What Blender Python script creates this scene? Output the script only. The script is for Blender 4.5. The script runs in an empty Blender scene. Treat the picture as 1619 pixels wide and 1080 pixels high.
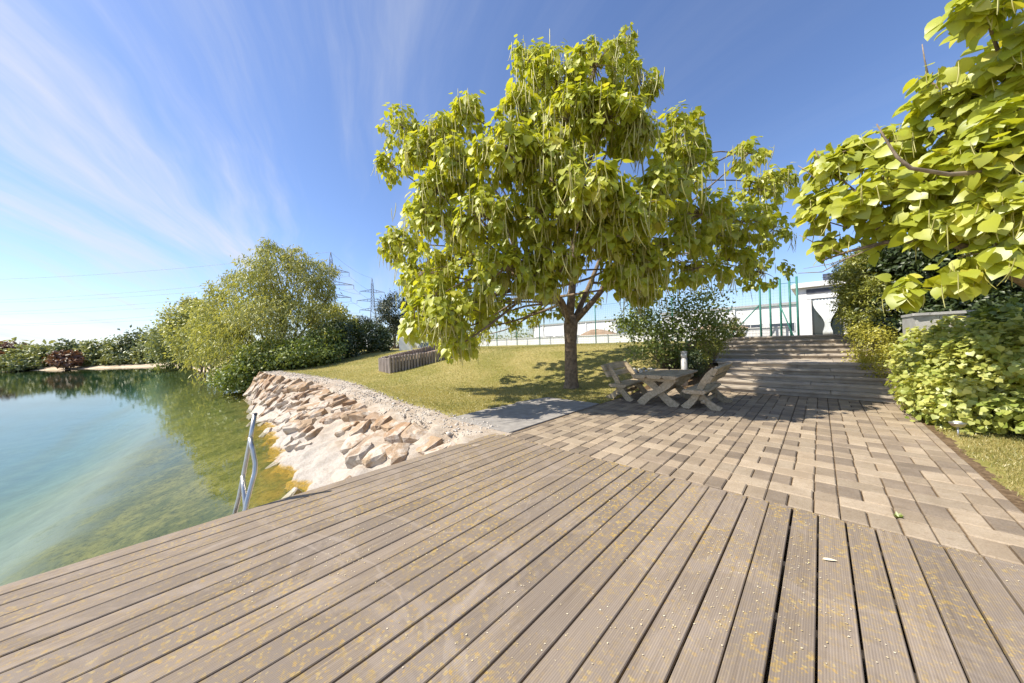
import bpy, bmesh, math, random
import numpy as np
from mathutils import Matrix, Vector
random.seed(7); rng = np.random.default_rng(7)
S = bpy.context.scene
COL = S.collection
# ---------------------------------------------------------------- camera
W0, H0 = 1619, 1080
F, ROLL, PITCH, YAW, CH = 505.0, math.radians(1.95), math.radians(0.18), math.radians(44.0), 1.65
FWD = np.array([-math.sin(YAW)*math.cos(PITCH), math.cos(YAW)*math.cos(PITCH), math.sin(PITCH)])
RGT = np.array([math.cos(YAW), math.sin(YAW), 0.0]); UPV = np.cross(RGT, FWD)
CR = RGT*math.cos(ROLL) - UPV*math.sin(ROLL); CU = UPV*math.cos(ROLL) + RGT*math.sin(ROLL)
EYE = np.array([0, 0, CH])
cam = bpy.data.cameras.new('camera'); cam.sensor_fit = 'HORIZONTAL'; cam.sensor_width = 36; cam.lens = F/W0*36
cam.clip_start = 0.05; cam.clip_end = 5000
camo = bpy.data.objects.new('camera', cam); COL.objects.link(camo)
m = Matrix.Identity(4)
for i in range(3):
    m[i][0], m[i][1], m[i][2], m[i][3] = CR[i], CU[i], -FWD[i], EYE[i]
camo.matrix_world = m; S.camera = camo
def ray(px, py): return FWD + (px-W0/2)/F*CR - (py-H0/2)/F*CU
def at(px, py, d): return EYE + d*ray(px, py)
def gp(px, py, z=0.0):
    d = ray(px, py); return EYE + (z-CH)/d[2]*d
def depth(p): return (np.asarray(p)-EYE) @ FWD
def proj(p):
    v = np.asarray(p)-EYE; d = v @ FWD
    return W0/2+F*(v @ CR)/d, H0/2-F*(v @ CU)/d, d
# ---------------------------------------------------------------- light
SUN_EL = math.radians(51)
sh = -(RGT + 0.12*FWD); sh[2] = 0; sh /= np.linalg.norm(sh)
SUNV = np.array([sh[0]*math.cos(SUN_EL), sh[1]*math.cos(SUN_EL), math.sin(SUN_EL)])
sun = bpy.data.lights.new('sun', 'SUN'); sun.energy = 4.7; sun.angle = math.radians(0.5); sun.color = (1.0, 0.93, 0.82)
suno = bpy.data.objects.new('sun', sun); COL.objects.link(suno)
suno.rotation_euler = Vector(SUNV).to_track_quat('Z', 'Y').to_euler()
S.view_settings.view_transform = 'Standard'; S.view_settings.look = 'None'; S.view_settings.gamma = 1.0
S.view_settings.use_curve_mapping = False; S.view_settings.exposure = 0.66
# ---------------------------------------------------------------- node helpers
class NT:
    def __init__(s, tree): s.t = tree; s.n = tree.nodes; s.l = tree.links
    def new(s, typ, **kw):
        n = s.n.new(typ)
        for k, v in kw.items(): setattr(n, k, v)
        return n
    def set(s, sock, v):
        if v is None: return
        if hasattr(v, 'is_linked') or hasattr(v, 'links'): s.l.new(v, sock)
        else:
            if isinstance(v, (tuple, list)) and len(v) == 3 and sock.type == 'RGBA': v = (*v, 1)
            sock.default_value = v
    def noise(s, vec, scale, detail=4, rough=0.55, dist=0.0, out='Fac'):
        n = s.new('ShaderNodeTexNoise'); s.set(n.inputs['Vector'], vec); s.set(n.inputs['Scale'], scale)
        s.set(n.inputs['Detail'], detail); s.set(n.inputs['Roughness'], rough); s.set(n.inputs['Distortion'], dist)
        return n.outputs[out]
    def voro(s, vec, scale, feature='F1', out='Distance', rnd=1.0):
        n = s.new('ShaderNodeTexVoronoi', feature=feature); s.set(n.inputs['Vector'], vec); s.set(n.inputs['Scale'], scale)
        s.set(n.inputs['Randomness'], rnd); return n.outputs[out]
    def math(s, op, a, b=None, c=None, clamp=False):
        n = s.new('ShaderNodeMath', operation=op, use_clamp=clamp); s.set(n.inputs[0], a); s.set(n.inputs[1], b)
        if c is not None: s.set(n.inputs[2], c)
        return n.outputs[0]
    def ramp(s, f, lo, hi, a=0.0, b=1.0):
        n = s.new('ShaderNodeMapRange'); n.interpolation_type = 'SMOOTHSTEP'
        s.set(n.inputs[0], f); s.set(n.inputs[1], lo); s.set(n.inputs[2], hi); s.set(n.inputs[3], a); s.set(n.inputs[4], b)
        return n.outputs[0]
    def mix(s, f, a, b, mode='MIX'):
        n = s.new('ShaderNodeMix', data_type='RGBA', blend_type=mode)
        s.set(n.inputs[0], f); s.set(n.inputs[6], a); s.set(n.inputs[7], b); return n.outputs[2]
    def mapping(s, vec, scale=(1, 1, 1), rot=(0, 0, 0), loc=(0, 0, 0)):
        n = s.new('ShaderNodeMapping'); s.set(n.inputs['Vector'], vec)
        n.inputs['Scale'].default_value = scale; n.inputs['Rotation'].default_value = rot; n.inputs['Location'].default_value = loc
        return n.outputs[0]
    def bump(s, h, strength=0.3, dist=0.02, normal=None):
        n = s.new('ShaderNodeBump'); s.set(n.inputs['Strength'], strength); s.set(n.inputs['Distance'], dist); s.set(n.inputs['Height'], h)
        s.set(n.inputs['Normal'], normal); return n.outputs[0]
    def obj(s): return s.new('ShaderNodeTexCoord').outputs['Object']
    def pos(s): return s.new('ShaderNodeNewGeometry').outputs['Position']
    def rnd(s): return s.new('ShaderNodeObjectInfo').outputs['Random']
    def attr(s, name): return s.new('ShaderNodeAttribute', attribute_name=name).outputs['Fac']
    def sep(s, v): n = s.new('ShaderNodeSeparateXYZ'); s.set(n.inputs[0], v); return n.outputs
def mat(name):
    mt = bpy.data.materials.new(name); mt.use_nodes = True; mt.node_tree.nodes.clear(); N = NT(mt.node_tree)
    N.out = N.new('ShaderNodeOutputMaterial'); return mt, N
def prin(N, col, rough=0.7, normal=None, metal=0.0, spec=0.4):
    p = N.new('ShaderNodeBsdfPrincipled'); N.set(p.inputs['Base Color'], col); N.set(p.inputs['Roughness'], rough)
    N.set(p.inputs['Metallic'], metal); N.set(p.inputs['Specular IOR Level'], spec); N.set(p.inputs['Normal'], normal)
    N.l.new(p.outputs[0], N.out.inputs[0]); return p
def simple(name, a, b, scale=8, rough=0.7, bump=0.2, bscale=40, metal=0.0, rndv=0.0, dist=0.01):
    mt, N = mat(name); o = N.pos()
    c = N.mix(N.ramp(N.noise(o, scale, 5), .3, .7), a, b)
    if rndv:
        c = N.mix(1.0, c, N.mix(N.rnd(), (1-rndv,)*3, (1+rndv*.6,)*3), 'MULTIPLY')
    prin(N, c, rough, N.bump(N.noise(o, bscale, 5), bump, dist), metal); return mt
M = {}
# ---------------------------------------------------------------- sky
w = bpy.data.worlds.new('World'); S.world = w; w.use_nodes = True; w.node_tree.nodes.clear(); N = NT(w.node_tree)
sky = N.new('ShaderNodeTexSky', sky_type='NISHITA'); sky.sun_disc = False
sky.sun_elevation = SUN_EL; sky.sun_rotation = math.atan2(SUNV[0], SUNV[1])
sky.altitude = 200; sky.air_density = 1.0; sky.dust_density = 0.7; sky.ozone_density = 3.0
tc = N.new('ShaderNodeTexCoord').outputs['Generated']; sx, sy, sz = N.sep(tc)
zz = N.math('ADD', N.math('MAXIMUM', sz, 0.0), 0.12)
cmb = N.new('ShaderNodeCombineXYZ'); N.set(cmb.inputs[0], N.math('DIVIDE', sx, zz)); N.set(cmb.inputs[1], N.math('DIVIDE', sy, zz))
pl = cmb.outputs[0]
dh = ray(560, 540); az = math.atan2(dh[1], dh[0])
rot = N.mapping(pl, rot=(0, 0, -az))
warp = N.new('ShaderNodeTexNoise'); N.set(warp.inputs['Vector'], N.mapping(rot, scale=(.5, .8, 1))); N.set(warp.inputs['Scale'], 1.3); N.set(warp.inputs['Detail'], 3)
wv = N.new('ShaderNodeVectorMath', operation='MULTIPLY_ADD'); N.set(wv.inputs[0], warp.outputs['Color']); wv.inputs[1].default_value = (.7, .45, 0); N.set(wv.inputs[2], rot)
st = N.noise(N.mapping(wv.outputs[0], scale=(.22, 1.9, 1), loc=(3.1, 1.7, 0)), 1.5, 10, .60)
big = N.noise(N.mapping(rot, scale=(.22, .55, 1), loc=(1.9, 4.4, 0)), 1.0, 3, .5)
side = N.ramp(N.sep(rot)[1], -.8, .55, .10, 1.0)
cl = N.math('MULTIPLY', N.ramp(st, .40, .84), N.ramp(big, .28, .56, .35, 1.0))
cl = N.math('MULTIPLY', N.math('MULTIPLY', cl, side), 1.05, clamp=True)
skyc = N.mix(1.0, sky.outputs[0], (0.92, 0.95, 1.10), 'MULTIPLY')
colr = N.mix(cl, skyc, (4.3, 4.45, 4.8))
bg = N.new('ShaderNodeBackground'); N.set(bg.inputs[0], colr); bg.inputs[1].default_value = 0.12
wo = N.new('ShaderNodeOutputWorld'); N.l.new(bg.outputs[0], wo.inputs[0])
# ---------------------------------------------------------------- mesh helpers
def link(name, me, material=None, parent=None):
    o = bpy.data.objects.new(name, me); COL.objects.link(o)
    if material and me is not None and not me.materials: me.materials.append(material)
    if parent is not None: o.parent = parent
    return o
def mesh(name, v, f, smooth=False, tint=None):
    me = bpy.data.meshes.new(name)
    v = np.asarray(v, dtype=np.float32)
    if isinstance(f, np.ndarray):
        k = f.shape[1]; n = len(f)
        me.vertices.add(len(v)); me.vertices.foreach_set('co', v.ravel())
        me.loops.add(n*k); me.loops.foreach_set('vertex_index', f.astype(np.int32).ravel())
        me.polygons.add(n); me.polygons.foreach_set('loop_start', np.arange(0, n*k, k, dtype=np.int32))
        me.update(calc_edges=True)
    else:
        me.from_pydata([tuple(map(float, p)) for p in v], [], f); me.update()
    if smooth: me.polygons.foreach_set('use_smooth', np.ones(len(me.polygons), dtype=bool))
    if tint is not None:
        a = me.attributes.new('tint', 'FLOAT', 'POINT'); a.data.foreach_set('value', np.asarray(tint, dtype=np.float32))
    return me
def empty(name, loc=(0, 0, 0), rz=0.0):
    o = bpy.data.objects.new(name, None); COL.objects.link(o); o.location = [float(a) for a in loc]; o.rotation_euler = (0, 0, rz)
    o.empty_display_size = 0.2; return o
def tag(o, label=None, cat=None, group=None, kind=None):
    if label: o['label'] = label
    if cat: o['category'] = cat
    if group: o['group'] = group
    if kind: o['kind'] = kind
    return o
class MB:
    """collects shapes for ONE mesh object"""
    def __init__(s): s.v = []; s.f = []
    def add(s, v, f):
        b = len(s.v); s.v += [tuple(map(float, p)) for p in v]; s.f += [tuple(i+b for i in q) for q in f]; return s
    def box(s, x0, x1, y0, y1, z0, z1, bev=0.0):
        if bev <= 0:
            v = [(x, y, z) for z in (z0, z1) for y in (y0, y1) for x in (x0, x1)]
            return s.add(v, [(0, 2, 3, 1), (4, 5, 7, 6), (0, 1, 5, 4), (2, 6, 7, 3), (0, 4, 6, 2), (1, 3, 7, 5)])
        b = bev
        v = [(x0, y0, z0), (x1, y0, z0), (x1, y1, z0), (x0, y1, z0), (x0, y0, z1-b), (x1, y0, z1-b), (x1, y1, z1-b), (x0, y1, z1-b),
             (x0+b, y0+b, z1), (x1-b, y0+b, z1), (x1-b, y1-b, z1), (x0+b, y1-b, z1)]
        f = [(3, 2, 1, 0)] + [(i, (i+1) % 4, (i+1) % 4+4, i+4) for i in range(4)] + [(i+4, (i+1) % 4+4, (i+1) % 4+8, i+8) for i in range(4)] + [(8, 9, 10, 11)]
        return s.add(v, f)
    def prism(s, pts, axis, a0, a1):
        """polygon in the two other axes extruded along axis from a0 to a1"""
        n = len(pts)
        def P(p, a):
            return {'x': (a, p[0], p[1]), 'y': (p[0], a, p[1]), 'z': (p[0], p[1], a)}[axis]
        v = [P(p, a0) for p in pts]+[P(p, a1) for p in pts]
        return s.add(v, [tuple(range(n))[::-1], tuple(range(n, 2*n))]+[(i, (i+1) % n, (i+1) % n+n, i+n) for i in range(n)])
    def tube(s, pts, rad, n=8, cap=True):
        pts = [np.asarray(p, float) for p in pts]; k = len(pts)
        rad = rad if hasattr(rad, '__len__') else [rad]*k
        ref = None; rings = []
        for i, p in enumerate(pts):
            t = pts[min(i+1, k-1)]-pts[max(i-1, 0)]; t = t/(np.linalg.norm(t)+1e-9)
            if ref is None:
                ref = np.cross(t, (0, 0, 1.0)) if abs(t[2]) < .9 else np.cross(t, (1.0, 0, 0))
            a = ref - t*(ref @ t); a /= np.linalg.norm(a)+1e-9; b = np.cross(t, a); ref = a
            rings.append([p+rad[i]*(math.cos(2*math.pi*j/n)*a+math.sin(2*math.pi*j/n)*b) for j in range(n)])
        v = [q for r in rings for q in r]
        f = [(i*n+j, i*n+(j+1) % n, (i+1)*n+(j+1) % n, (i+1)*n+j) for i in range(k-1) for j in range(n)]
        if cap: f += [tuple(range(n))[::-1], tuple((k-1)*n+j for j in range(n))]
        return s.add(v, f)
    def build(s, name, material, parent=None, smooth=False):
        return link(name, mesh(name, s.v, s.f, smooth), material, parent)
def nrm(a): return a/(np.linalg.norm(a, axis=-1, keepdims=True)+1e-9)
def usphere(n): return nrm(rng.normal(size=(n, 3)))
def basis(t, n):
    t = nrm(t); x = nrm(np.cross(t, n)); z = np.cross(x, t)
    return np.stack([x, t, z], axis=1)          # rows: local x, y, z axes
def inst(tv, tf, pos, B, sc, tint=None):
    tv = np.asarray(tv, float); tf = np.asarray(tf); n = len(tv); K = len(pos)
    sc = np.asarray(sc, float).reshape(K, 1, -1)
    v = np.einsum('kni,kij->knj', tv[None]*sc, B) + pos[:, None, :]
    f = (tf[None]+(np.arange(K)*n)[:, None, None]).reshape(-1, tf.shape[1])
    return v.reshape(-1, 3), f, (np.repeat(tint, n) if tint is not None else None)
# ---------------------------------------------------------------- terrain
SX = np.array([-400, -83, -43, -23, -20, -16, -12, -10, -7, -4.3]); SYW = np.array([0.9, 1.0, 2.3, 2.9, 2.6, 2.2, 1.9, 1.6, 1.5, 1.4])
TX = np.array([-400, -43, -25, -21.5, -19, -14.5, -11, -8.4, -5.9, -4.3]); TYW = np.array([4.0, 4.0, 4.0, 3.9, 4.2, 4.9, 4.6, 4.3, 4.2, 4.05])
def shoreY(x): return np.interp(x, SX, SYW)
def topY(x): return np.interp(x, TX, TYW)
def sst(a, b, x):
    t = np.clip((x-a)/(b-a), 0, 1); return t*t*(3-2*t)
def bankz(x): return 0.0+0.42*sst(-8, -22, x)
FA = np.array([-99.0, 1.0]); FB = np.array([-131.0, -28.0]); fd = (FB-FA)/np.linalg.norm(FB-FA); FN = np.array([fd[1], -fd[0]])
if FN @ (np.array([0, -30.0])-FA) > 0: FN = -FN
def ground(x, y):
    x = np.asarray(x, float); y = np.asarray(y, float)
    k = sst(-7, -14, x); ys = 9.0+(4.5-9.0)*k; ye = 16.3+(13.0-16.3)*k
    b = bankz(x); land = b+(1.35-b)*sst(ys, ye, y)+.03*np.sin(x*.9)*np.cos(y*.7)*sst(5, 8, y)*sst(-4.5, -6, x)
    bed_l = sst(-4.2, -3.6, x)*sst(1.3, .9, x); land = np.where((x > -4.2) & (y > 10.9), .72*sst(10.9, 12.9, y)+.72*sst(14.3, 16.2, y)-.10*sst(-3.0, -2.7, x)*sst(1.4, 1.0, x), land)
    land = np.where((x > -4.15) & (y <= 10.9), -0.022, land)
    far = (np.stack([x, y], -1)-FA) @ FN               # >0 beyond the far shore
    dl = np.minimum(shoreY(x)-y, -far)                  # >0 inside the lake
    dl = np.minimum(dl, y+170)
    slope = np.clip((y-shoreY(x))/(topY(x)-shoreY(x)), 0, 1)
    land = np.where((y < topY(x)) & (x < -4.2), -1.15+(b+1.0)*slope, land)
    farl = -1.0+1.7*sst(0, 14, far)+.6*sst(14, 60, far); land = np.where(far > 0, np.where(y > topY(x)+3, np.maximum(farl, land*sst(60, 0, far)), farl), land)
    bed = -1.08-.22*np.clip(dl, 0, 2.6)-1.7*sst(2.4, 7.5, dl)-2.5*sst(8, 30, dl)+.05*np.sin(x*2.3+y)*np.sin(y*3.1-x*.7)
    z = np.where((dl > 0) & (x < -4.2), bed, land)
    z = np.where((x > -4.2) & (x < 2.3) & (y < 3.97), -0.32, z)
    return z
gx = np.unique(np.concatenate([[-1500, -900, -600, -450, -350], np.arange(-300, -60, 8), np.arange(-60, -30, 1.5), np.arange(-30, -4.3, .28), [-4.22, -4.16], np.arange(-4.0, 8, .3), [2.28, 2.34], np.arange(8, 40, 2), np.arange(40, 300, 12), [350, 500, 900, 1500]]))
gy = np.unique(np.concatenate([[-1500, -900, -500, -300], np.arange(-200, -20, 6), np.arange(-20, -6, 1), np.arange(-6, 18, .25), [3.94, 3.99], np.arange(18, 60, 1.5), np.arange(60, 300, 10), [350, 500, 900, 1500]]))
GX, GY = np.meshgrid(gx, gy); GZ = ground(GX, GY)
nx, ny = len(gx), len(gy); ii = (np.arange(ny-1)[:, None]*nx+np.arange(nx-1)[None]).ravel()
mt, N = mat('ground_material'); p = N.pos(); X, Y, Z = N.sep(p)
g1 = N.noise(p, .55, 5, .6); g2 = N.noise(p, 6, 5, .7); g3 = N.noise(p, 60, 3, .7)
grass = N.mix(N.ramp(g1, .35, .68), (.24, .225, .06), (.40, .33, .13))
grass = N.mix(N.ramp(g2, .42, .75, 0, .65), grass, (.48, .37, .16))
grass = N.mix(N.ramp(g3, .3, .7, 0, .5), grass, (.20, .19, .04))
farc = N.mix(N.ramp(N.noise(p, .09, 5, .6), .35, .65), (.14, .13, .05), (.28, .23, .12))
dirt = N.mix(N.ramp(N.noise(p, 25, 4), .3, .7), (.10, .065, .035), (.22, .15, .085))
d1 = N.math('MULTIPLY', N.math('GREATER_THAN', X, -4.12), N.math('LESS_THAN', X, 1.27))
edge = N.math('ADD', N.math('MULTIPLY', N.noise(p, 5, 3), .34), -.08)
d2 = N.math('MULTIPLY', N.math('GREATER_THAN', X, 0), N.math('LESS_THAN', X, N.math('ADD', edge, 1.27)))
d3 = N.math('MULTIPLY', N.math('GREATER_THAN', X, -4.2), N.math('GREATER_THAN', Y, 10.8))
c = N.mix(N.math('MAXIMUM', N.math('MULTIPLY', d1, N.math('LESS_THAN', Y, 10.9)), N.math('MAXIMUM', d2, d3)), grass, dirt)
c = N.mix(N.ramp(Y, 22, 30), c, farc)
sand = N.mix(N.ramp(N.noise(p, .8, 5), .35, .65), (.50, .38, .25), (.66, .55, .40))
c = N.mix(N.ramp(N.math('ADD', Z, N.math('MULTIPLY', N.noise(p, .12, 3), .8)), -.2, .3, 0, 1), sand, c)
bedn = N.noise(p, 1.3, 7, .7); bedf = N.noise(p, 9, 5, .75)
alg = N.mix(N.ramp(bedn, .38, .62), (.11, .12, .03), (.235, .215, .06)); alg = N.mix(N.ramp(bedf, .4, .75), alg, (.035, .05, .012))
gold = N.mix(N.ramp(bedf, .35, .7), (.30, .19, .035), (.17, .12, .025)); alg = N.mix(N.math('MULTIPLY', N.ramp(Z, -1.26, -1.08), N.ramp(bedn, .42, .58, .15, 1)), alg, gold)
silt = N.mix(N.ramp(bedn, .3, .7), (.25, .255, .20), (.34, .345, .275)); silt = N.mix(N.ramp(bedf, .45, .8, 0, .5), silt, (.22, .24, .13))
bed = N.mix(N.ramp(N.math('ADD', Z, N.math('MULTIPLY', bedn, .7)), -1.75, -1.25), silt, alg)
c = N.mix(N.math('LESS_THAN', Z, -1.03), c, bed)
prin(N, c, .9, N.bump(N.noise(p, 45, 4, .7), .5, .03), spec=.15); M['ground'] = mt
go = link('ground', mesh('ground', np.stack([GX, GY, GZ], -1).reshape(-1, 3), np.stack([ii, ii+1, ii+nx+1, ii+nx], 1), True), M['ground'])
tag(go, kind='structure')
# ---------------------------------------------------------------- lake
mt, N = mat('lake_water'); p = N.pos()
h = N.math('ADD', N.math('MULTIPLY', N.noise(N.mapping(p, scale=(1, 2.2, 1), rot=(0, 0, .5)), 1.6, 4, .55), .7), N.math('MULTIPLY', N.noise(p, 9, 3), .12))
nb = N.bump(h, .06, .04)
fr = N.new('ShaderNodeFresnel'); fr.inputs['IOR'].default_value = 1.33; N.set(fr.inputs['Normal'], nb)
tr = N.new('ShaderNodeBsdfTransparent'); tr.inputs[0].default_value = (.97, 1, .99, 1)
gl = N.new('ShaderNodeBsdfGlossy'); gl.inputs['Roughness'].default_value = .02; N.set(gl.inputs['Normal'], nb)
mx = N.new('ShaderNodeMixShader'); N.set(mx.inputs[0], fr.outputs[0]); N.l.new(tr.outputs[0], mx.inputs[1]); N.l.new(gl.outputs[0], mx.inputs[2])
N.l.new(mx.outputs[0], N.out.inputs[0])
va = N.new('ShaderNodeVolumeAbsorption'); va.inputs[0].default_value = (.60, .78, .73, 1); va.inputs['Density'].default_value = .18
N.l.new(va.outputs[0], N.out.inputs['Volume'])
lo = MB().box(-200, -4.255, -175, 3.6, -8, -1.0).build('lake', mt); tag(lo, kind='structure')
# ---------------------------------------------------------------- shared materials
def wood(name, a, b, axis, rndv=.12, gscale=30, rough=.75, bump=.35, obj=True):
    mt, N = mat(name); o = N.obj() if obj else N.pos(); sc = [gscale]*3; sc['xyz'.index(axis)] = gscale*.06
    g = N.noise(N.mapping(o, scale=tuple(sc)), 1, 6, .65, .4); c = N.mix(N.ramp(g, .3, .7), a, b)
    c = N.mix(N.ramp(N.noise(o, 3, 5), .45, .75, 0, .5), c, tuple(x*.55 for x in a))
    c = N.mix(1.0, c, N.mix(N.rnd(), (1-rndv,)*3, (1+rndv*.6,)*3), 'MULTIPLY')
    prin(N, c, rough, N.bump(g, bump, .012), spec=.25); return mt
# deck boards
mt, N = mat('weathered_deck_wood'); p = N.pos(); o = N.obj(); X, Y, Z = N.sep(o); R = N.rnd()
ro = N.new('ShaderNodeCombineXYZ'); N.set(ro.inputs[0], N.math('MULTIPLY', R, 37.0)); N.set(ro.inputs[1], N.math('MULTIPLY', R, 91.0))
pv = N.new('ShaderNodeVectorMath', operation='ADD'); N.set(pv.inputs[0], o); N.set(pv.inputs[1], ro.outputs[0]); pv = pv.outputs[0]
grain = N.noise(N.mapping(pv, scale=(60, 1.6, 10)), 1, 5, .65)
c = N.mix(N.ramp(grain, .3, .7), (.20, .158, .118), (.30, .243, .185))
c = N.mix(N.ramp(N.noise(pv, 1.1, 5, .6), .38, .7), c, (.25, .205, .162))
c = N.mix(1.0, c, N.mix(R, (.80, .80, .80), (1.08, 1.07, 1.05)), 'MULTIPLY')
# old water marks drying across several boards
wm = N.noise(p, .85, 6, .62, 1.6); wm2 = N.noise(p, .33, 2)
c = N.mix(N.math('MULTIPLY', N.ramp(wm, .50, .58), N.ramp(wm, .66, .58, 0, .22)), c, (.42, .35, .285))
c = N.mix(N.math('MULTIPLY', N.ramp(N.math('ABSOLUTE', N.math('SUBTRACT', N.noise(p, .6, 3, .5, 2.2), .5)), .018, .004), N.ramp(wm2, .45, .6, 0, .17)), c, (.50, .43, .36))
# lichen
lm = N.ramp(N.noise(p, .9, 5, .65), .36, .60); fr_ = N.ramp(N.sep(p)[1], -.5, 4.0, .6, 1.0)
pdv = N.new('ShaderNodeVectorMath', operation='MULTIPLY_ADD'); N.set(pdv.inputs[0], N.noise(p, 22, 4, .7, 0, 'Color')); pdv.inputs[1].default_value = (.07, .07, 0); N.set(pdv.inputs[2], p)
lv = N.voro(pdv.outputs[0], 30); lsz = N.noise(p, 9, 3)
lich = N.math('MULTIPLY', N.ramp(N.math('ADD', lv, N.math('MULTIPLY', lsz, .5)), .62, .44), N.math('MULTIPLY', lm, fr_))
lich2 = N.math('MULTIPLY', N.ramp(N.noise(p, 17, 6, .78), .50, .64, 0, .75), N.math('MULTIPLY', lm, fr_))
lc = N.mix(N.ramp(N.noise(p, 20, 2), .4, .6), (.56, .33, .03), (.60, .46, .15))
c = N.mix(N.math('MULTIPLY', lich, .58), c, lc); c = N.mix(lich2, c, (.42, .28, .06))
gro = N.math('SINE', N.math('MULTIPLY', X, 2*math.pi/.0115))
hgt = N.math('ADD', N.math('MULTIPLY', gro, .35), N.math('MULTIPLY', grain, .5))
c = N.mix(N.ramp(gro, -.4, -1, 0, .30), c, (.12, .085, .06))
prin(N, c, .8, N.bump(hgt, .35, .004), spec=.2); M['deck'] = mt
M['oldwood'] = wood('old_grey_log_wood', (.35, .27, .165), (.58, .47, .31), 'y', gscale=22)
M['logwood'] = wood('palisade_log_wood', (.24, .195, .17), (.44, .37, .32), 'z', gscale=25, rndv=.3)
M['stepwood'] = wood('weathered_step_wood', (.36, .30, .235), (.54, .47, .375), 'x', gscale=18, rndv=.12)
M['concrete'] = simple('concrete', (.30, .28, .25), (.42, .40, .36), 3, .85)
M['white'] = simple('white_render', (.76, .75, .72), (.83, .82, .80), 1.5, .8, .1, 60)
M['steel'] = simple('brushed_steel', (.52, .50, .46), (.66, .64, .60), 6, .32, .05, 60, metal=.9)
M['greymetal'] = simple('grey_metal', (.40, .39, .37), (.50, .49, .47), 5, .5, .05, 40, metal=.2)
M['green'] = simple('green_painted_steel', (.03, .16, .125), (.05, .22, .17), 4, .5, .05, 40)
M['dark'] = simple('dark_panel', (.05, .055, .075), (.09, .095, .12), 5, .35, .05, 40)
M['pylon'] = simple('galvanised_lattice', (.20, .21, .23), (.27, .28, .30), 1, .6, 0, 10)
M['bark'] = simple('tree_bark', (.145, .105, .07), (.30, .225, .155), 9, .9, .9, 26, dist=.04)
M['twig'] = simple('twig_bark', (.20, .15, .10), (.33, .26, .19), 9, .9, .3, 40)
M['earth'] = simple('bare_earth', (.24, .16, .10), (.40, .29, .19), .7, .95, .5, 8, dist=.1)
mt, N = mat('door_glass'); prin(N, (.03, .04, .04), .05, spec=.8); M['glass'] = mt
mt, N = mat('curtain_cloth'); prin(N, (.80, .83, .80), .9); M['curtain'] = mt
def leafmat(name, dark, light, trans=.4, gloss=.06, rough=.45, yellow=None):
    mt, N = mat(name); t = N.attr('tint'); c = N.mix(t, dark, light)
    if yellow: c = N.mix(N.ramp(t, .80, 1.0), c, yellow)
    d = N.new('ShaderNodeBsdfDiffuse'); N.set(d.inputs[0], c)
    tl = N.new('ShaderNodeBsdfTranslucent'); N.set(tl.inputs[0], N.mix(1.0, c, (1.25, 1.15, .55), 'MULTIPLY'))
    a = N.new('ShaderNodeMixShader'); a.inputs[0].default_value = trans; N.l.new(d.outputs[0], a.inputs[1]); N.l.new(tl.outputs[0], a.inputs[2])
    g = N.new('ShaderNodeBsdfGlossy'); g.inputs['Roughness'].default_value = rough; g.inputs[0].default_value = (.9, .92, .85, 1)
    b = N.new('ShaderNodeMixShader'); b.inputs[0].default_value = gloss; N.l.new(a.outputs[0], b.inputs[1]); N.l.new(g.outputs[0], b.inputs[2])
    N.l.new(b.outputs[0], N.out.inputs[0]); M[name] = mt; return mt
leafmat('catalpa_leaf', (.33, .39, .03), (.60, .61, .07), .50, yellow=(.72, .64, .09))
leafmat('pod_green', (.46, .44, .12), (.62, .56, .22), .2)
leafmat('willow_leaf', (.27, .31, .07), (.48, .47, .16), .4)
leafmat('shrub_leaf', (.10, .16, .025), (.26, .31, .06), .36)
leafmat('dark_leaf', (.022, .042, .012), (.065, .095, .022), .25)
leafmat('hedge_leaf', (.24, .33, .05), (.64, .64, .18), .42)
leafmat('thuja_leaf', (.13, .165, .02), (.36, .36, .05), .3)
leafmat('yellow_leaf', (.26, .27, .03), (.52, .47, .06), .3)
leafmat('pine_needle', (.022, .034, .014), (.065, .08, .032), .15)
leafmat('far_leaf', (.17, .21, .07), (.33, .35, .13), .35)
leafmat('far_dark_leaf', (.07, .105, .04), (.16, .19, .07), .3)
leafmat('red_leaf', (.12, .055, .035), (.24, .12, .07), .25)
leafmat('grass_blade', (.21, .235, .05), (.53, .44, .18), .35)
# ---------------------------------------------------------------- deck
deck = empty('deck', (-4.3, 0, 0)); tag(deck, kind='structure')
PIT, BW = .172, .1595
Y0, Y1 = -4.5, 3.985
def board_mesh(w, L):
    b = .004; pr = [(-w/2, -.03), (w/2, -.03), (w/2, -b), (w/2-b, 0), (-w/2+b, 0), (-w/2, -b)]
    return MB().prism(pr, 'y', 0, L)
bmv = board_mesh(BW, Y1-Y0); bme = mesh('board', bmv.v, bmv.f)
k0 = int(math.floor((-4.3+.06)/PIT)); k = 0
xs = []
x = -.06+PIT/2
while x-PIT/2 > -4.3: x -= PIT
while x < 2.3: xs.append(x); x += PIT
for x in xs:
    o = link('board', bme, M['deck'], deck); o.location = (x+4.3+random.uniform(-.0015, .0015), Y0+random.uniform(-.008, .004), random.uniform(-.0025, .0015))
    o.rotation_euler = (0, random.uniform(-.006, .006), random.uniform(-.0004, .0004))
for y in np.arange(-4.2, 4, .6):
    j = MB().box(0.06, 6.6, y, y+.06, -.16, -.034).build('joist', M['oldwood'], deck)
MB().box(-.012, .02, Y0, Y1, -.19, -.004).build('fascia_board', M['deck'], deck)
q = MB().box(-4.25, -3.95, -4.6, 2.4, -4.0, -.17).build('quay_wall', M['concrete']); tag(q, kind='structure')
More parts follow.
